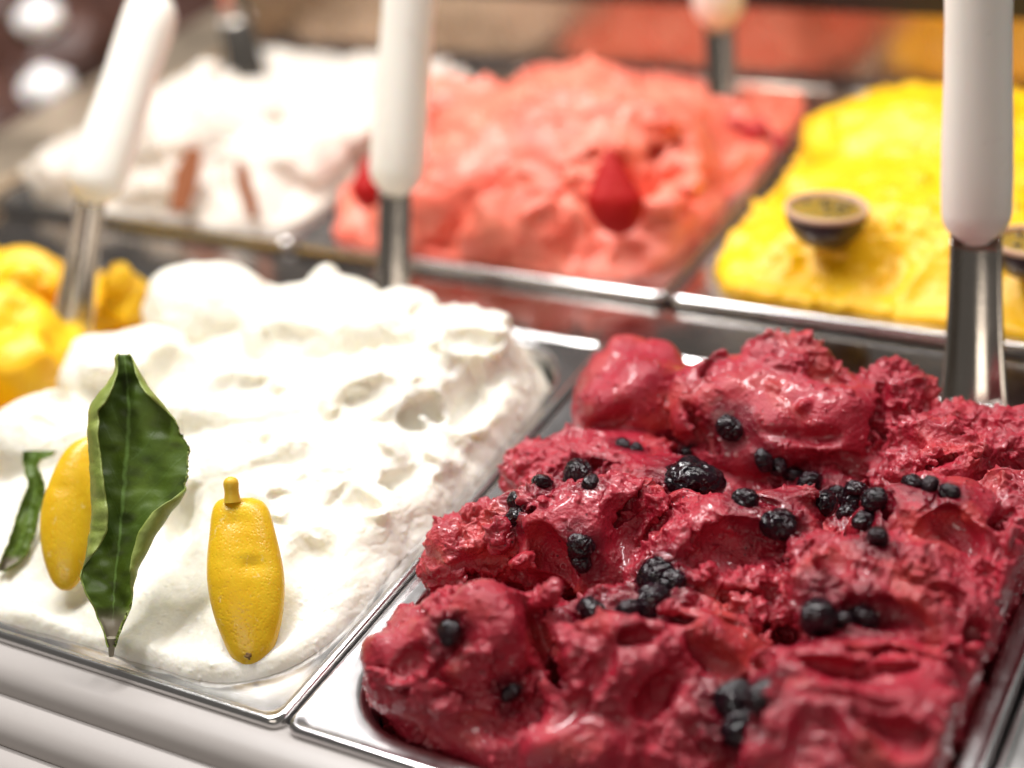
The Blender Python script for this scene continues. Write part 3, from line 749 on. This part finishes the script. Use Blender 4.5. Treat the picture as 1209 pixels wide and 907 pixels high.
def gutter(name, a, b_, w0, w1, material, parent, depth=.5, th=.0012, facing=1):
    """curved steel stem, hollow towards the viewer"""
    a, b_ = Vector(a), Vector(b_); ax = (b_ - a).normalized(); ln = (b_ - a).length
    sd = Vector(RW[:, 0]); sd = (sd - ax * sd.dot(ax)).normalized(); fd = ax.cross(sd)
    n, mrow = 14, 16; vs_, fs = [], []
    for j in range(mrow + 1):
        t = j / mrow; wdt = w0 + (w1 - w0) * (1 - t) ** 2.2
        for i in range(n + 1):
            u = -1 + 2 * i / n; vs_.append(a + ax * ln * t + sd * u * wdt + fd * facing * (1 - u * u) * wdt * depth)
    for j in range(mrow):
        for i in range(n): k = j * (n + 1) + i; fs.append((k, k + 1, k + n + 2, k + n + 1))
    o = mesh_obj(name, vs_, fs, material, parent)
    md = o.modifiers.new('t', 'SOLIDIFY'); md.thickness = th; md.offset = 0; apply_mods(o); o.data.shade_smooth(); return o
def spatula(tip, joint, top, hr, w0, w1, label, facing=1, depth=.5):
    root = empty('spatula', tip, label, 'spatula', 'white handled steel spatulas')
    gutter('blade', tip, joint, w0, w1, M['steel_blade'], root, depth, facing=facing)
    ln = (Vector(top) - Vector(joint)).length
    d = (Vector(top) - Vector(joint)).normalized()
    tube_between('handle', Vector(joint) - d * .004, top, handle_prof(hr, 0, ln), M['handle'], root, flat=.85)
    return root
# (pixel, axis depth) chosen so that each stands in its own pan
spatula(Q(1149, 566, .738), Q(1153, 278, .742), Q(1157, -160, .70), .0162, .0120, .0205, 'white handled spatula standing upright in the dark red berry gelato', 1, .55)
spatula(Q(463, 380, .885), Q(467, 222, .885), Q(492, -120, .86), .0155, .0088, .0095, 'white handled spatula standing in the back of the white lemon gelato', 1, .25)
dm = min(depth_of(hit(BV['mango'], 84 + a_, b_)[0] or Q(84, b_, .93)) for a_ in (-8, 0, 8) for b_ in (340, 365, 388))
spatula(Q(82, 400, dm + .003), Q(108, 232, dm - .002), Q(186, -8, dm + .02), .0160, .0082, .0120, 'tilted white handled spatula with its blade in the mango gelato', 1, .85)
spatula(Q(856, 165, 1.035), Q(849, 26, 1.03), Q(842, -140, 1.0), .0165, .0095, .0105, 'white handled spatula standing in the far corner of the strawberry gelato', 1, .4)
# wide steel scraper in cream
root = empty('spatula', Q(290, 110, 1.19), 'bare steel spatula stuck in the back of the cream gelato', 'spatula', 'white handled steel spatulas')
gutter('blade', Q(296, 110, 1.19), Q(278, 20, 1.19), .012, .016, M['steel_blade'], root, .5)
gutter('shaft', Q(278, 20, 1.19), Q(268, -70, 1.17), .010, .012, M['steel_blade'], root, .6)

# ------------------------------------------------------------------ lemon pieces
ml, nt, b = mat('lemon_peel'); v = coords(nt)
n1 = noise(nt, 60, 4, .6, v)
c = mix(nt, ramp(nt, n1.outputs[0], [(.35, 0.), (.7, 1.)]).outputs[0], (.72, .42, .008), (.82, .54, .020))
wh = ramp(nt, noise(nt, 150, 5, .7, v, .5).outputs[0], [(.60, 0.), (.68, .55)])
c = mix(nt, wh.outputs[0], c, (.85, .72, .35)); nt.links.new(c, b.inputs['Base Color'])
b.inputs['Roughness'].default_value = .32; b.inputs['Subsurface Weight'].default_value = .2; b.inputs['Subsurface Scale'].default_value = .003
vo = N(nt, 'ShaderNodeTexVoronoi'); vo.inputs['Scale'].default_value = 620; nt.links.new(v, vo.inputs[0])
pr = ramp(nt, vo.outputs[0], [(.0, 0.), (.45, 1.)])
b1 = bump(nt, b, pr.outputs[0], .30, .00035); bump(nt, b, noise(nt, 130, 4, .6, v).outputs[0], .5, .0008, b1)
M['peel'] = ml
M['flesh'] = plain('lemon_flesh', (.85, .74, .35), .35, .5, .4, 300, .0006)
M['scar'] = plain('dry_scar', (.16, .09, .03), .7, .3, 0, 500, .0005)
M['nub'] = plain('lemon_nub', (.72, .46, .03), .45, .4, .2, 500, .0005)
def lemon_piece(rows, dep_b, dep_t, label, nub=None, bulge=.62, dents=()):
    """rows: (py, pxL, pxR) from top to bottom"""
    base = Q((rows[-1][1] + rows[-1][2]) / 2, rows[-1][0], dep_b)
    root = empty('lemon_wedge', base, label, 'lemon wedge', 'lemon wedges in the white gelato')
    ys = np.array([r_[0] for r_ in rows], float); L_ = np.array([r_[1] for r_ in rows], float); R_ = np.array([r_[2] for r_ in rows], float)
    n = 44; tt = np.linspace(0, 1, n); tt = .5 - .5 * np.cos(tt * math.pi); yy = ys[0] + (ys[-1] - ys[0]) * tt
    def smooth_interp(vals):
        a = np.interp(yy, ys, vals)
        for _ in range(2): a[1:-1] = (a[:-2] + 2 * a[1:-1] + a[2:]) / 4
        return a
    Li, Ri = smooth_interp(L_), smooth_interp(R_)
    seg = 36; vs_, fs = [], []; view = RW[:, 2]
    for j in range(n):
        dep = dep_t + (dep_b - dep_t) * tt[j]
        a, c_ = Q(Li[j], yy[j], dep), Q(Ri[j], yy[j], dep); mid = (a + c_) / 2; hw = np.linalg.norm(c_ - a) / 2; sd = (c_ - a) / (2 * hw + 1e-9)
        for i in range(seg + 1):
            u = math.pi * i / seg; p = mid - sd * math.cos(u) * hw + view * math.sin(u) * hw * bulge
            for (dx, dy, rx, ry, am) in dents:
                qx = Li[j] + (Ri[j] - Li[j]) * (.5 - .5 * math.cos(u)); e = ((qx - dx) / rx) ** 2 + ((yy[j] - dy) / ry) ** 2
                p = p - view * am * math.exp(-e)
            vs_.append(p)
    for j in range(n - 1):
        for i in range(seg): k = j * (seg + 1) + i; fs.append((k, k + seg + 1, k + seg + 2, k + 1))
    o = mesh_obj('peel', vs_, fs, M['peel'], root)
    md = o.modifiers.new('t', 'SOLIDIFY'); md.thickness = .003; md.offset = -1; apply_mods(o); o.data.shade_smooth()
    o_peel = o
    # flesh wedge behind the peel
    fv, ff = [], []
    for j in range(2, n - 2):
        dep = dep_t + (dep_b - dep_t) * tt[j]
        a, c_ = Q(Li[j], yy[j], dep), Q(Ri[j], yy[j], dep); mid = (a + c_) / 2; s_ = .93; hw = np.linalg.norm(c_ - a) / 2
        fv += [mid + (a - mid) * s_ - view * .0006, mid - view * hw * .75, mid + (c_ - mid) * s_ - view * .0006, mid + view * hw * bulge * .6]
    for j in range(n - 5):
        for i in range(4): fs_ = (j * 4 + i, j * 4 + (i + 1) % 4, j * 4 + 4 + (i + 1) % 4, j * 4 + 4 + i); ff.append(fs_)
    ff += [(0, 1, 2, 3), tuple(len(fv) - 1 - i for i in range(4))]
    o = mesh_obj('flesh', fv, ff, M['flesh'], root, True, 40); fix_normals(o)
    if nub:
        zc = Q(293.5, 776, dep_b); hw_ = .0115
        bm = bmesh.new(); bmesh.ops.create_icosphere(bm, subdivisions=3, radius=.0016)
        for x in bm.verts: x.co *= 1 + .4 * float(vnoise(np.array([list(x.co / .0016)]), 1.8, 4)[0])
        me = bpy.data.meshes.new('blossom_scar'); bm.to_mesh(me); bm.free(); me.shade_smooth(); me.materials.append(M['scar'])
        g_ = bvh(o_peel).ray_cast(Vector(CAMP), Vector(ray(294, 774)).normalized())
        if g_[0] is not None:
            so = bpy.data.objects.new('blossom_scar', me); col.objects.link(so); so.parent = root; so.location = g_[0] - root.location + Vector(ray(294, 774)) * .0008
        x0, y0, x1, y1, rpx = nub; d = dep_t
        vw = Vector(view) * .006
        tube_between('stem_nub', Vector(Q(x0, y0, d)) + vw, Vector(Q(x1, y1, d)) + vw, [(0, .0036), (.18, .0033), (.4, .0030), (.55, .0031), (.72, .0033), (.85, .0030), (.94, .0022), (1, .0008)], M['nub'], root)
    return root
S3 = 907 / 400.
def cr(x, y): return x / S3, 400 + y / S3
rows = [(425, 612, 672), (431, 584, 698), (448, 571, 716), (480, 564, 728), (520, 562, 738), (560, 556, 748), (600, 554, 756), (640, 553, 763), (700, 562, 762), (760, 578, 755), (820, 603, 738), (850, 617, 722), (868, 636, 704), (876, 655, 685)]
rows = [(400 + y / S3, a / S3, b_ / S3) for y, a, b_ in rows]
lemon_piece(rows, .648, .672, 'upright lemon wedge with a brown nub on top, in front of the white gelato', nub=(277.5, 592, 275, 562, 10), dents=((300, 665, 16, 5, .0022), (293, 778, 4, 3, .0012), (280, 615, 22, 8, .0008)))
rows = [(262, 232, 246), (275, 200, 262), (300, 172, 268), (350, 145, 268), (400, 126, 262), (440, 114, 258), (480, 108, 254), (520, 107, 250), (560, 111, 246), (600, 120, 236), (640, 134, 220), (662, 148, 204), (673, 165, 188)]
rows = [(400 + y / S3, a / S3, b_ / S3) for y, a, b_ in rows]
lemon_piece(rows, .690, .712, 'lemon wedge half hidden behind the large green leaf', dents=((75, 575, 12, 5, .0009),))

# ------------------------------------------------------------------ leaves
mlf, nt, b = mat('leaf_upper'); v = coords(nt)
uvn = N(nt, 'ShaderNodeAttribute', attribute_name='leaf_uv'); sep = N(nt, 'ShaderNodeSeparateXYZ'); nt.links.new(uvn.outputs['Vector'], sep.inputs[0])
n1 = noise(nt, 45, 5, .6, v)
c = mix(nt, ramp(nt, n1.outputs[0], [(.3, 0.), (.75, 1.)]).outputs[0], (.045, .085, .006), (.105, .165, .014))
# midrib and side veins from leaf coordinates
ab = N(nt, 'ShaderNodeMath', operation='ABSOLUTE'); nt.links.new(sep.outputs[0], ab.inputs[0])
mid_ = ramp(nt, ab.outputs[0], [(.012, 1.), (.06, 0.)])
ve = N(nt, 'ShaderNodeMath', operation='MULTIPLY_ADD'); nt.links.new(ab.outputs[0], ve.inputs[0]); ve.inputs[1].default_value = -2.6
sc9 = N(nt, 'ShaderNodeMath', operation='MULTIPLY'); nt.links.new(sep.outputs[1], sc9.inputs[0]); sc9.inputs[1].default_value = 11
nt.links.new(sc9.outputs[0], ve.inputs[2])
nz = N(nt, 'ShaderNodeMath', operation='MULTIPLY_ADD'); nt.links.new(noise(nt, 60, 2, .5, v).outputs[0], nz.inputs[0]); nz.inputs[1].default_value = .5; nt.links.new(ve.outputs[0], nz.inputs[2])
fr = N(nt, 'ShaderNodeMath', operation='PINGPONG'); nt.links.new(nz.outputs[0], fr.inputs[0]); fr.inputs[1].default_value = .5
vein = ramp(nt, fr.outputs[0], [(.0, 1.), (.07, 0.)])
c = mix(nt, mid_.outputs[0], c, (.17, .29, .06))
vm = N(nt, 'ShaderNodeMath', operation='MULTIPLY'); nt.links.new(vein.outputs[0], vm.inputs[0]); vm.inputs[1].default_value = .22
c = mix(nt, vm.outputs[0], c, (.09, .17, .03))
spk = ramp(nt, noise(nt, 900, 2, .5, v).outputs[0], [(.64, 0.), (.70, .35)])
c = mix(nt, spk.outputs[0], c, (.10, .18, .04))
# dry grey-brown foot of the leaf
ft = ramp(nt, sep.outputs[1], [(.085, 1.), (.14, 0.)])
c = mix(nt, ft.outputs[0], c, (.20, .17, .12))
nt.links.new(c, b.inputs['Base Color']); b.inputs['Roughness'].default_value = .46; b.inputs['Specular IOR Level'].default_value = .3
b1 = bump(nt, b, vein.outputs[0], .12, .0004); b2 = bump(nt, b, noise(nt, 60, 3, .6, v).outputs[0], .3, .0015, b1); bump(nt, b, noise(nt, 900, 2, .5, v).outputs[0], .25, .0003, b2)
M['leaf'] = mlf
mlu, nt, b = mat('leaf_underside'); v = coords(nt)
c = mix(nt, ramp(nt, noise(nt, 120, 4, .6, v).outputs[0], [(.3, 0.), (.7, 1.)]).outputs[0], (.16, .215, .030), (.26, .31, .07))
nt.links.new(c, b.inputs['Base Color']); b.inputs['Roughness'].default_value = .55
bump(nt, b, noise(nt, 160, 4, .6, v, .5).outputs[0], .5, .001)
M['leaf_under'] = mlu
def leaf(rows, dep_b, dep_t, label, name='leaf_blade', curl=.004, foldd=.006, stem=None, cup=.006):
    """rows: crop y, marginL, crestL, mid, crestR, marginR (margin = crest where the edge is not rolled)"""
    rows = np.array(rows, float); yy0 = rows[:, 0]
    n = 90; Y = np.linspace(yy0[0], yy0[-1], n); C = [np.interp(Y, yy0, rows[:, k]) for k in range(1, 6)]
    for a in C:
        a += vnoise(np.stack([Y * 0 + a[0], Y, Y], 1), .06, 3) * 2.2
    base = Q(C[2][-1] / S3, 400 + Y[-1] / S3, dep_b)
    root = empty('lemon_leaf', base, label, 'leaf', 'green lemon leaves in the white gelato')
    view = RW[:, 2]; vs_, fs, uvs = [], [], []
    for j in range(n):
        t = (Y[j] - Y[0]) / (Y[-1] - Y[0]); dep = dep_t + (dep_b - dep_t) * t
        mL, cL, md_, cR, mR = [a[j] for a in C]; pts = []
        roll = lambda m_, c_: abs(m_ - c_)
        hw = max(cR - cL, 1)
        for i in range(6):                                    # rolled-over left margin, in front
            u = i / 6; x = mL + (cL - mL) * math.sin(u * math.pi / 2); off = foldd * min(roll(mL, cL) / 18, 1) * (1.0 + .25 * (1 - u)) * math.cos(u * math.pi / 2) * 1.3 + foldd * .25 * min(roll(mL, cL) / 18, 1)
            pts.append((x, off + cup * .6, -1 - .3 * (1 - u)))
        for i in range(13):
            u = i / 12; x = cL + (cR - cL) * u; s_ = (x - md_) / max(md_ - cL if x < md_ else cR - md_, 1)
            off = cup * (abs(s_) ** 1.6) * .6 * min(hw / 120, 1)
            if i in (0, 12): off = cup * .6
            pts.append((x, off, s_))
        for i in range(1, 7):
            u = i / 6; x = cR + (mR - cR) * (1 - math.cos(u * math.pi / 2)); off = foldd * min(roll(mR, cR) / 18, 1) * math.sin(u * math.pi / 2) * 1.3
            pts.append((x, off + cup * .6, 1 + .3 * u))
        for x, off, s_ in pts:
            wob = vnoise(np.array([[x * .02, Y[j] * .02, 3.]]), 1.6, 6)[0] * .0016 + vnoise(np.array([[x * .05, Y[j] * .05, 5.]]), 2, 6)[0] * .0004
            vs_.append(Q(x / S3, 400 + Y[j] / S3, dep - off - wob)); uvs.append((s_, 1 - t, 0))
    m_ = 6 + 13 + 6
    for j in range(n - 1):
        for i in range(m_ - 1): k = j * m_ + i; fs.append((k, k + m_, k + m_ + 1, k + 1))
    o = mesh_obj(name, vs_, fs, M['leaf'], root)
    at = o.data.attributes.new('leaf_uv', 'FLOAT_VECTOR', 'POINT'); at.data.foreach_set('vector', np.array(uvs, np.float32).ravel())
    o.data.materials.append(M['leaf_under'])
    md = o.modifiers.new('s', 'SUBSURF'); md.levels = md.render_levels = 1
    md = o.modifiers.new('t', 'SOLIDIFY'); md.thickness = .0007; md.offset = -1; md.material_offset = 1; md.material_offset_rim = 1
    apply_mods(o); o.data.shade_smooth()
    if stem:
        (x0, y0), (x1, y1) = stem
        tube_between('leaf_stem', Q(x0 / S3, 400 + y0 / S3, dep_b), Q(x1 / S3, 400 + y1 / S3, dep_b - .001), [(0, .0011), (.5, .0014), (1, .0022)], M['stem'], root, seg=12)
    return root
M['stem'] = plain('dry_stem', (.30, .27, .20), .7, .3, 0, 400, .0005)
rows = [(42, 322, 318, 332, 345, 345), (50, 316, 310, 334, 352, 352), (80, 318, 312, 337, 364, 358), (95, 316, 306, 339, 372, 360), (125, 306, 288, 341, 392, 374), (150, 296, 264, 343, 412, 392), (175, 282, 245, 345, 434, 424), (195, 262, 240, 345, 448, 444),
        (220, 268, 238, 344, 468, 468), (250, 264, 237, 342, 482, 482), (275, 266, 239, 340, 496, 496), (300, 270, 240, 338, 507, 507), (325, 272, 241, 335, 502, 502), (350, 276, 243, 333, 504, 504), (380, 280, 246, 331, 500, 500), (390, 280, 246, 331, 486, 486), (402, 282, 246, 330, 497, 497), (425, 286, 247, 328, 486, 470),
        (440, 288, 247, 327, 478, 440), (460, 290, 248, 325, 458, 414), (480, 291, 248, 323, 446, 398), (500, 289, 246, 321, 432, 384), (520, 286, 242, 320, 418, 372), (540, 276, 238, 319, 406, 364), (560, 264, 235, 318, 396, 358), (580, 248, 232, 316, 386, 352), (600, 232, 229, 313, 374, 348),
        (620, 222, 222, 311, 366, 347), (640, 218, 218, 309, 360, 348), (660, 224, 224, 307, 355, 350), (680, 233, 233, 306, 352, 350), (700, 244, 244, 305, 350, 350), (720, 255, 255, 304, 347, 347), (740, 262, 262, 303, 340, 340), (760, 270, 270, 301, 330, 330), (780, 278, 278, 300, 320, 320), (800, 286, 286, 299, 312, 312), (825, 291, 291, 298, 306, 306)]
leaf(rows, .655, .690, 'large dark green leaf with rolled pale edges standing in the white gelato', stem=((298, 850), (299, 800)))
rows = [(300, 62, 66, 90, 146, 146), (312, 60, 64, 92, 138, 138), (322, 62, 64, 86, 104, 108), (340, 66, 66, 82, 96, 96), (360, 70, 70, 88, 106, 106), (380, 78, 78, 96, 114, 114), (400, 76, 76, 98, 120, 120), (415, 68, 68, 94, 119, 119), (440, 58, 58, 86, 112, 112), (480, 46, 46, 74, 102, 102),
        (520, 34, 34, 62, 92, 92), (550, 24, 24, 52, 82, 82), (575, 12, 12, 40, 74, 74), (590, 5, 5, 30, 58, 58), (605, 0, 0, 18, 38, 38), (622, -4, -4, 2, 10, 10)]
leaf(rows, .715, .740, 'small curled green leaf at the far left edge of the white gelato', cup=.005, foldd=.003)

# ------------------------------------------------------------------ fruit on the rear pans
mst, nt, b = mat('strawberry_skin'); v = coords(nt)
vo = N(nt, 'ShaderNodeTexVoronoi'); vo.inputs['Scale'].default_value = 260; nt.links.new(v, vo.inputs[0])
sd = ramp(nt, vo.outputs[0], [(.12, 1.), (.2, 0.)])
nt.links.new(mix(nt, sd.outputs[0], (.40, .006, .006), (.42, .05, .01)), b.inputs['Base Color']); b.inputs['Roughness'].default_value = .55; b.inputs['Specular IOR Level'].default_value = .2
bump(nt, b, vo.outputs[0], .6, .001)
def strawberry_half(px, py, w_, h_, label, tilt=0):
    g = hit(BV['straw'], px, py + h_ * .42); p = g[0] if g[0] is not None else Vector(P(px, py + h_ * .45, .03)); d = min([depth_of(h_0[0]) for h_0 in [hit(BV['straw'], px + a_, py + b_ * h_) for a_ in (-15, 0, 15) for b_ in (-.35, 0, .25, .4)] if h_0[0] is not None]) - .013; f = d / FPX
    root = empty('strawberry', p, label, 'strawberry', 'strawberry halves on the strawberry gelato')
    view, rt, up = Vector(RW[:, 2]), Vector(RW[:, 0]), Vector(RW[:, 1])
    n, seg = 22, 24; vs_, fs = [], []; c0 = Vector(Q(px, py, d))
    for j in range(n + 1):
        t = j / n; s_ = (math.sin(math.pi * t ** 1.25 ) ** .5 if t > .6 else 1.0 * math.sin(math.pi * .6 ** 1.25) ** .5 * (t / .6) ** .85) if t < 1 else 0; s_ = max(s_, .0); yv = -h_ / 2 + h_ * (1 - t)
        for i in range(seg):
            a = 2 * math.pi * i / seg; dz = math.sin(a) * (.65 if math.sin(a) > 0 else .15)
            q = c0 + rt * (math.cos(a) * s_ * w_ / 2 * f + math.sin(R(tilt)) * yv * f) + up * yv * f + view * dz * s_ * w_ / 2 * f; vs_.append(q)
    for j in range(n):
        for i in range(seg): fs.append((j * seg + i, (j + 1) * seg + i, (j + 1) * seg + (i + 1) % seg, j * seg + (i + 1) % seg))
    o = mesh_obj('flesh', vs_, fs, mst, root); fix_normals(o)
    # pale cut face behind
    cf = [v_ - view * .0015 for v_ in []]
    return root
strawberry_half(725, 226, 70, 106, 'dark red strawberry piece, point up, on the right of the strawberry gelato', -6)
strawberry_half(434, 214, 40, 66, 'dark red strawberry piece half hidden behind the middle spatula handle', 0)

M['wafer'] = plain('brown_wafer', (.30, .105, .045), .6, .3, 0, 300, .0008)
def slab(px, py, w_, h_, lean, label):
    g = hit(BV['cream'], px, py + h_ * .4); p = g[0] if g[0] is not None else Vector(P(px, py + h_ * .4, .02)); d = min([depth_of(h_0[0]) for h_0 in [hit(BV['cream'], px, py + b_ * h_) for b_ in (-.4, -.2, 0, .2, .4)] if h_0[0] is not None]) - .012; f = d / FPX
    view, rt, up = Vector(RW[:, 2]), Vector(RW[:, 0]), Vector(RW[:, 1]); c0 = Vector(Q(px, py, d))
    outl = [(-.42, -.5), (.30, -.5), (.5, -.1), (.5, .35), (.30, .5), (-.15, .47), (-.46, .1)]
    vs_ = []
    for s_ in (1, -1):
        for x, y in outl: vs_.append(c0 + rt * ((x * w_ + math.tan(R(lean)) * y * h_) * f) + up * y * h_ * f + view * s_ * .003)
    n = len(outl); fs = [tuple(range(n)), tuple(range(2 * n - 1, n - 1, -1))] + [(i, n + i, n + (i + 1) % n, (i + 1) % n) for i in range(n)]
    o = mesh_obj('wafer_stick', vs_, fs, M['wafer'], None, True, 40); fix_normals(o)
    md = o.modifiers.new('b', 'BEVEL'); md.width = .0012; md.segments = 2; apply_mods(o)
    return tag(o, label, 'wafer', 'wafers in the cream gelato')
slab(219, 212, 30, 78, 10, 'wide brown wafer stick upright in the cream gelato, left one')
slab(290, 224, 18, 68, -16, 'thin brown wafer stick leaning left in the cream gelato, right one')

M['pf_shell'] = plain('passion_shell', (.030, .010, .016), .35, .5, 0, 200, .001)
M['pf_rim'] = plain('passion_pith', (.58, .38, .26), .5, .4, .2, 200, .0008)
M['pf_pulp'] = plain('passion_pulp', (.30, .19, .025), .3, .4, .2, 220, .002, .2)
M['pf_seed'] = plain('passion_seed', (.02, .012, .01), .2, .6)
def passion(px, py, rpx, label):
    g = hit(BV['yell'], px, py + 42); p = g[0] if g[0] is not None else Vector(P(px, py + 34, .02)); d = depth_of(p) - .016; f = d / FPX; r = rpx * f
    c0 = Vector(Q(px, py - 6, d)); root = empty('passion_fruit', c0 - Vector((0, 0, r)), label, 'passion fruit', 'passion fruit halves on the yellow gelato')
    ax = Vector((.05, .10, 1)).normalized(); s1 = ax.orthogonal().normalized(); s2 = ax.cross(s1); seg = 36
    def ring(rad, z): return [tuple(c0 + ax * z + s1 * math.cos(2 * math.pi * i / seg) * rad + s2 * math.sin(2 * math.pi * i / seg) * rad) for i in range(seg)]
    loft('shell', [ring(r * math.cos(a), -r * 1.0 * math.sin(a)) for a in [i / 10 * math.pi / 2 * .99 for i in range(11)]], M['pf_shell'], root)
    loft('rim', [ring(r * 1.0, -.001), ring(r * 1.01, .0005), ring(r * .985, .0016), ring(r * .93, .0016), ring(r * .89, .0), ring(r * .87, -.003)], M['pf_rim'], root, False)
    loft('pulp', [ring(r * .88, -.0015), ring(r * .7, .0004), ring(r * .4, .0015), ring(r * .05, .001)], M['pf_pulp'], root)
    rr = np.random.RandomState(int(px))
    for i in range(12):
        a = rr.uniform(0, 6.28); q = rr.uniform(0, .66) * r; c1 = c0 + s1 * math.cos(a) * q + s2 * math.sin(a) * q + ax * .0012
        bm = bmesh.new(); bmesh.ops.create_icosphere(bm, subdivisions=2, radius=1); me = bpy.data.meshes.new('seed')
        for x in bm.verts: x.co = Vector((x.co.x * .0021, x.co.y * .0014, x.co.z * .0011))
        bm.to_mesh(me); bm.free(); me.shade_smooth(); me.materials.append(M['pf_seed']); o = bpy.data.objects.new('seed', me); col.objects.link(o)
        o.parent = root; o.location = c1 - root.location; o.rotation_euler = (0, 0, a)
passion(976, 252, 49, 'passion fruit half with dark shell resting near the left of the yellow gelato')
passion(1218, 292, 46, 'passion fruit half cut off by the right edge, on the yellow gelato')

# white cream dollops on the chocolate
M['cream'] = plain('whipped_cream', (.88, .86, .85), .4, .5, .4, 60, .002)
for (px, py, rp, lab) in ((46, 22, 30, 'white cream dollop on the dark chocolate gelato, upper one by the corner'), (55, 104, 33, 'white cream dollop beside the beige beam, lower one')):
    g = hit(BV['choc'], px, py + 12); p = g[0] if g[0] is not None else Vector(P(px, py, .03)); f = depth_of(p) / FPX; r = rp * f
    bm = bmesh.new(); bmesh.ops.create_uvsphere(bm, u_segments=32, v_segments=20, radius=1)
    for x in bm.verts:
        a = math.atan2(x.co.y, x.co.x); k = 1 + .10 * math.sin(6 * a + x.co.z * 4) * (1 - abs(x.co.z)); x.co = Vector((x.co.x * r * k, x.co.y * r * k, x.co.z * r * .7 + (r * .12 if x.co.z > .95 else 0)))
    me = bpy.data.meshes.new('cream_dollop'); bm.to_mesh(me); bm.free(); me.shade_smooth(); me.materials.append(M['cream'])
    o = bpy.data.objects.new('cream_dollop', me); col.objects.link(o); o.location = Vector(Q(px, py, depth_of(p) - r * .2)); tag(o, lab, 'cream dollop')
# frozen strawberry bits by the far spatula
for i, (px, py, rp, lab) in enumerate(((893, 158, 16, 'largest dark red fruit lump at the far right corner of the strawberry gelato'), (868, 150, 12, 'dark red fruit lump just right of the far spatula blade'), (918, 168, 12, 'small dark red fruit lump against the steel rim beside the yellow gelato'))):
    g = hit(BV['straw'], px, py)
    p = g[0] if g[0] is not None else Vector(P(px, py, .0)); r = rp * depth_of(p) / FPX
    bm = bmesh.new(); bmesh.ops.create_icosphere(bm, subdivisions=4, radius=r)
    for x in bm.verts: x.co *= 1 + .25 * float(vnoise(np.array([list(x.co / r + Vector((i * 3, 0, 0)))]), 2., 2)[0])
    me = bpy.data.meshes.new('fruit_lump'); bm.to_mesh(me); bm.free(); me.shade_smooth(); me.materials.append(plain('fruit_red', (.42, .03, .035), .35, .5, .1, 200, .001))
    o = bpy.data.objects.new('fruit_lump', me); col.objects.link(o); o.location = p; tag(o, lab, 'fruit piece')
print('done', time.time() - T0)
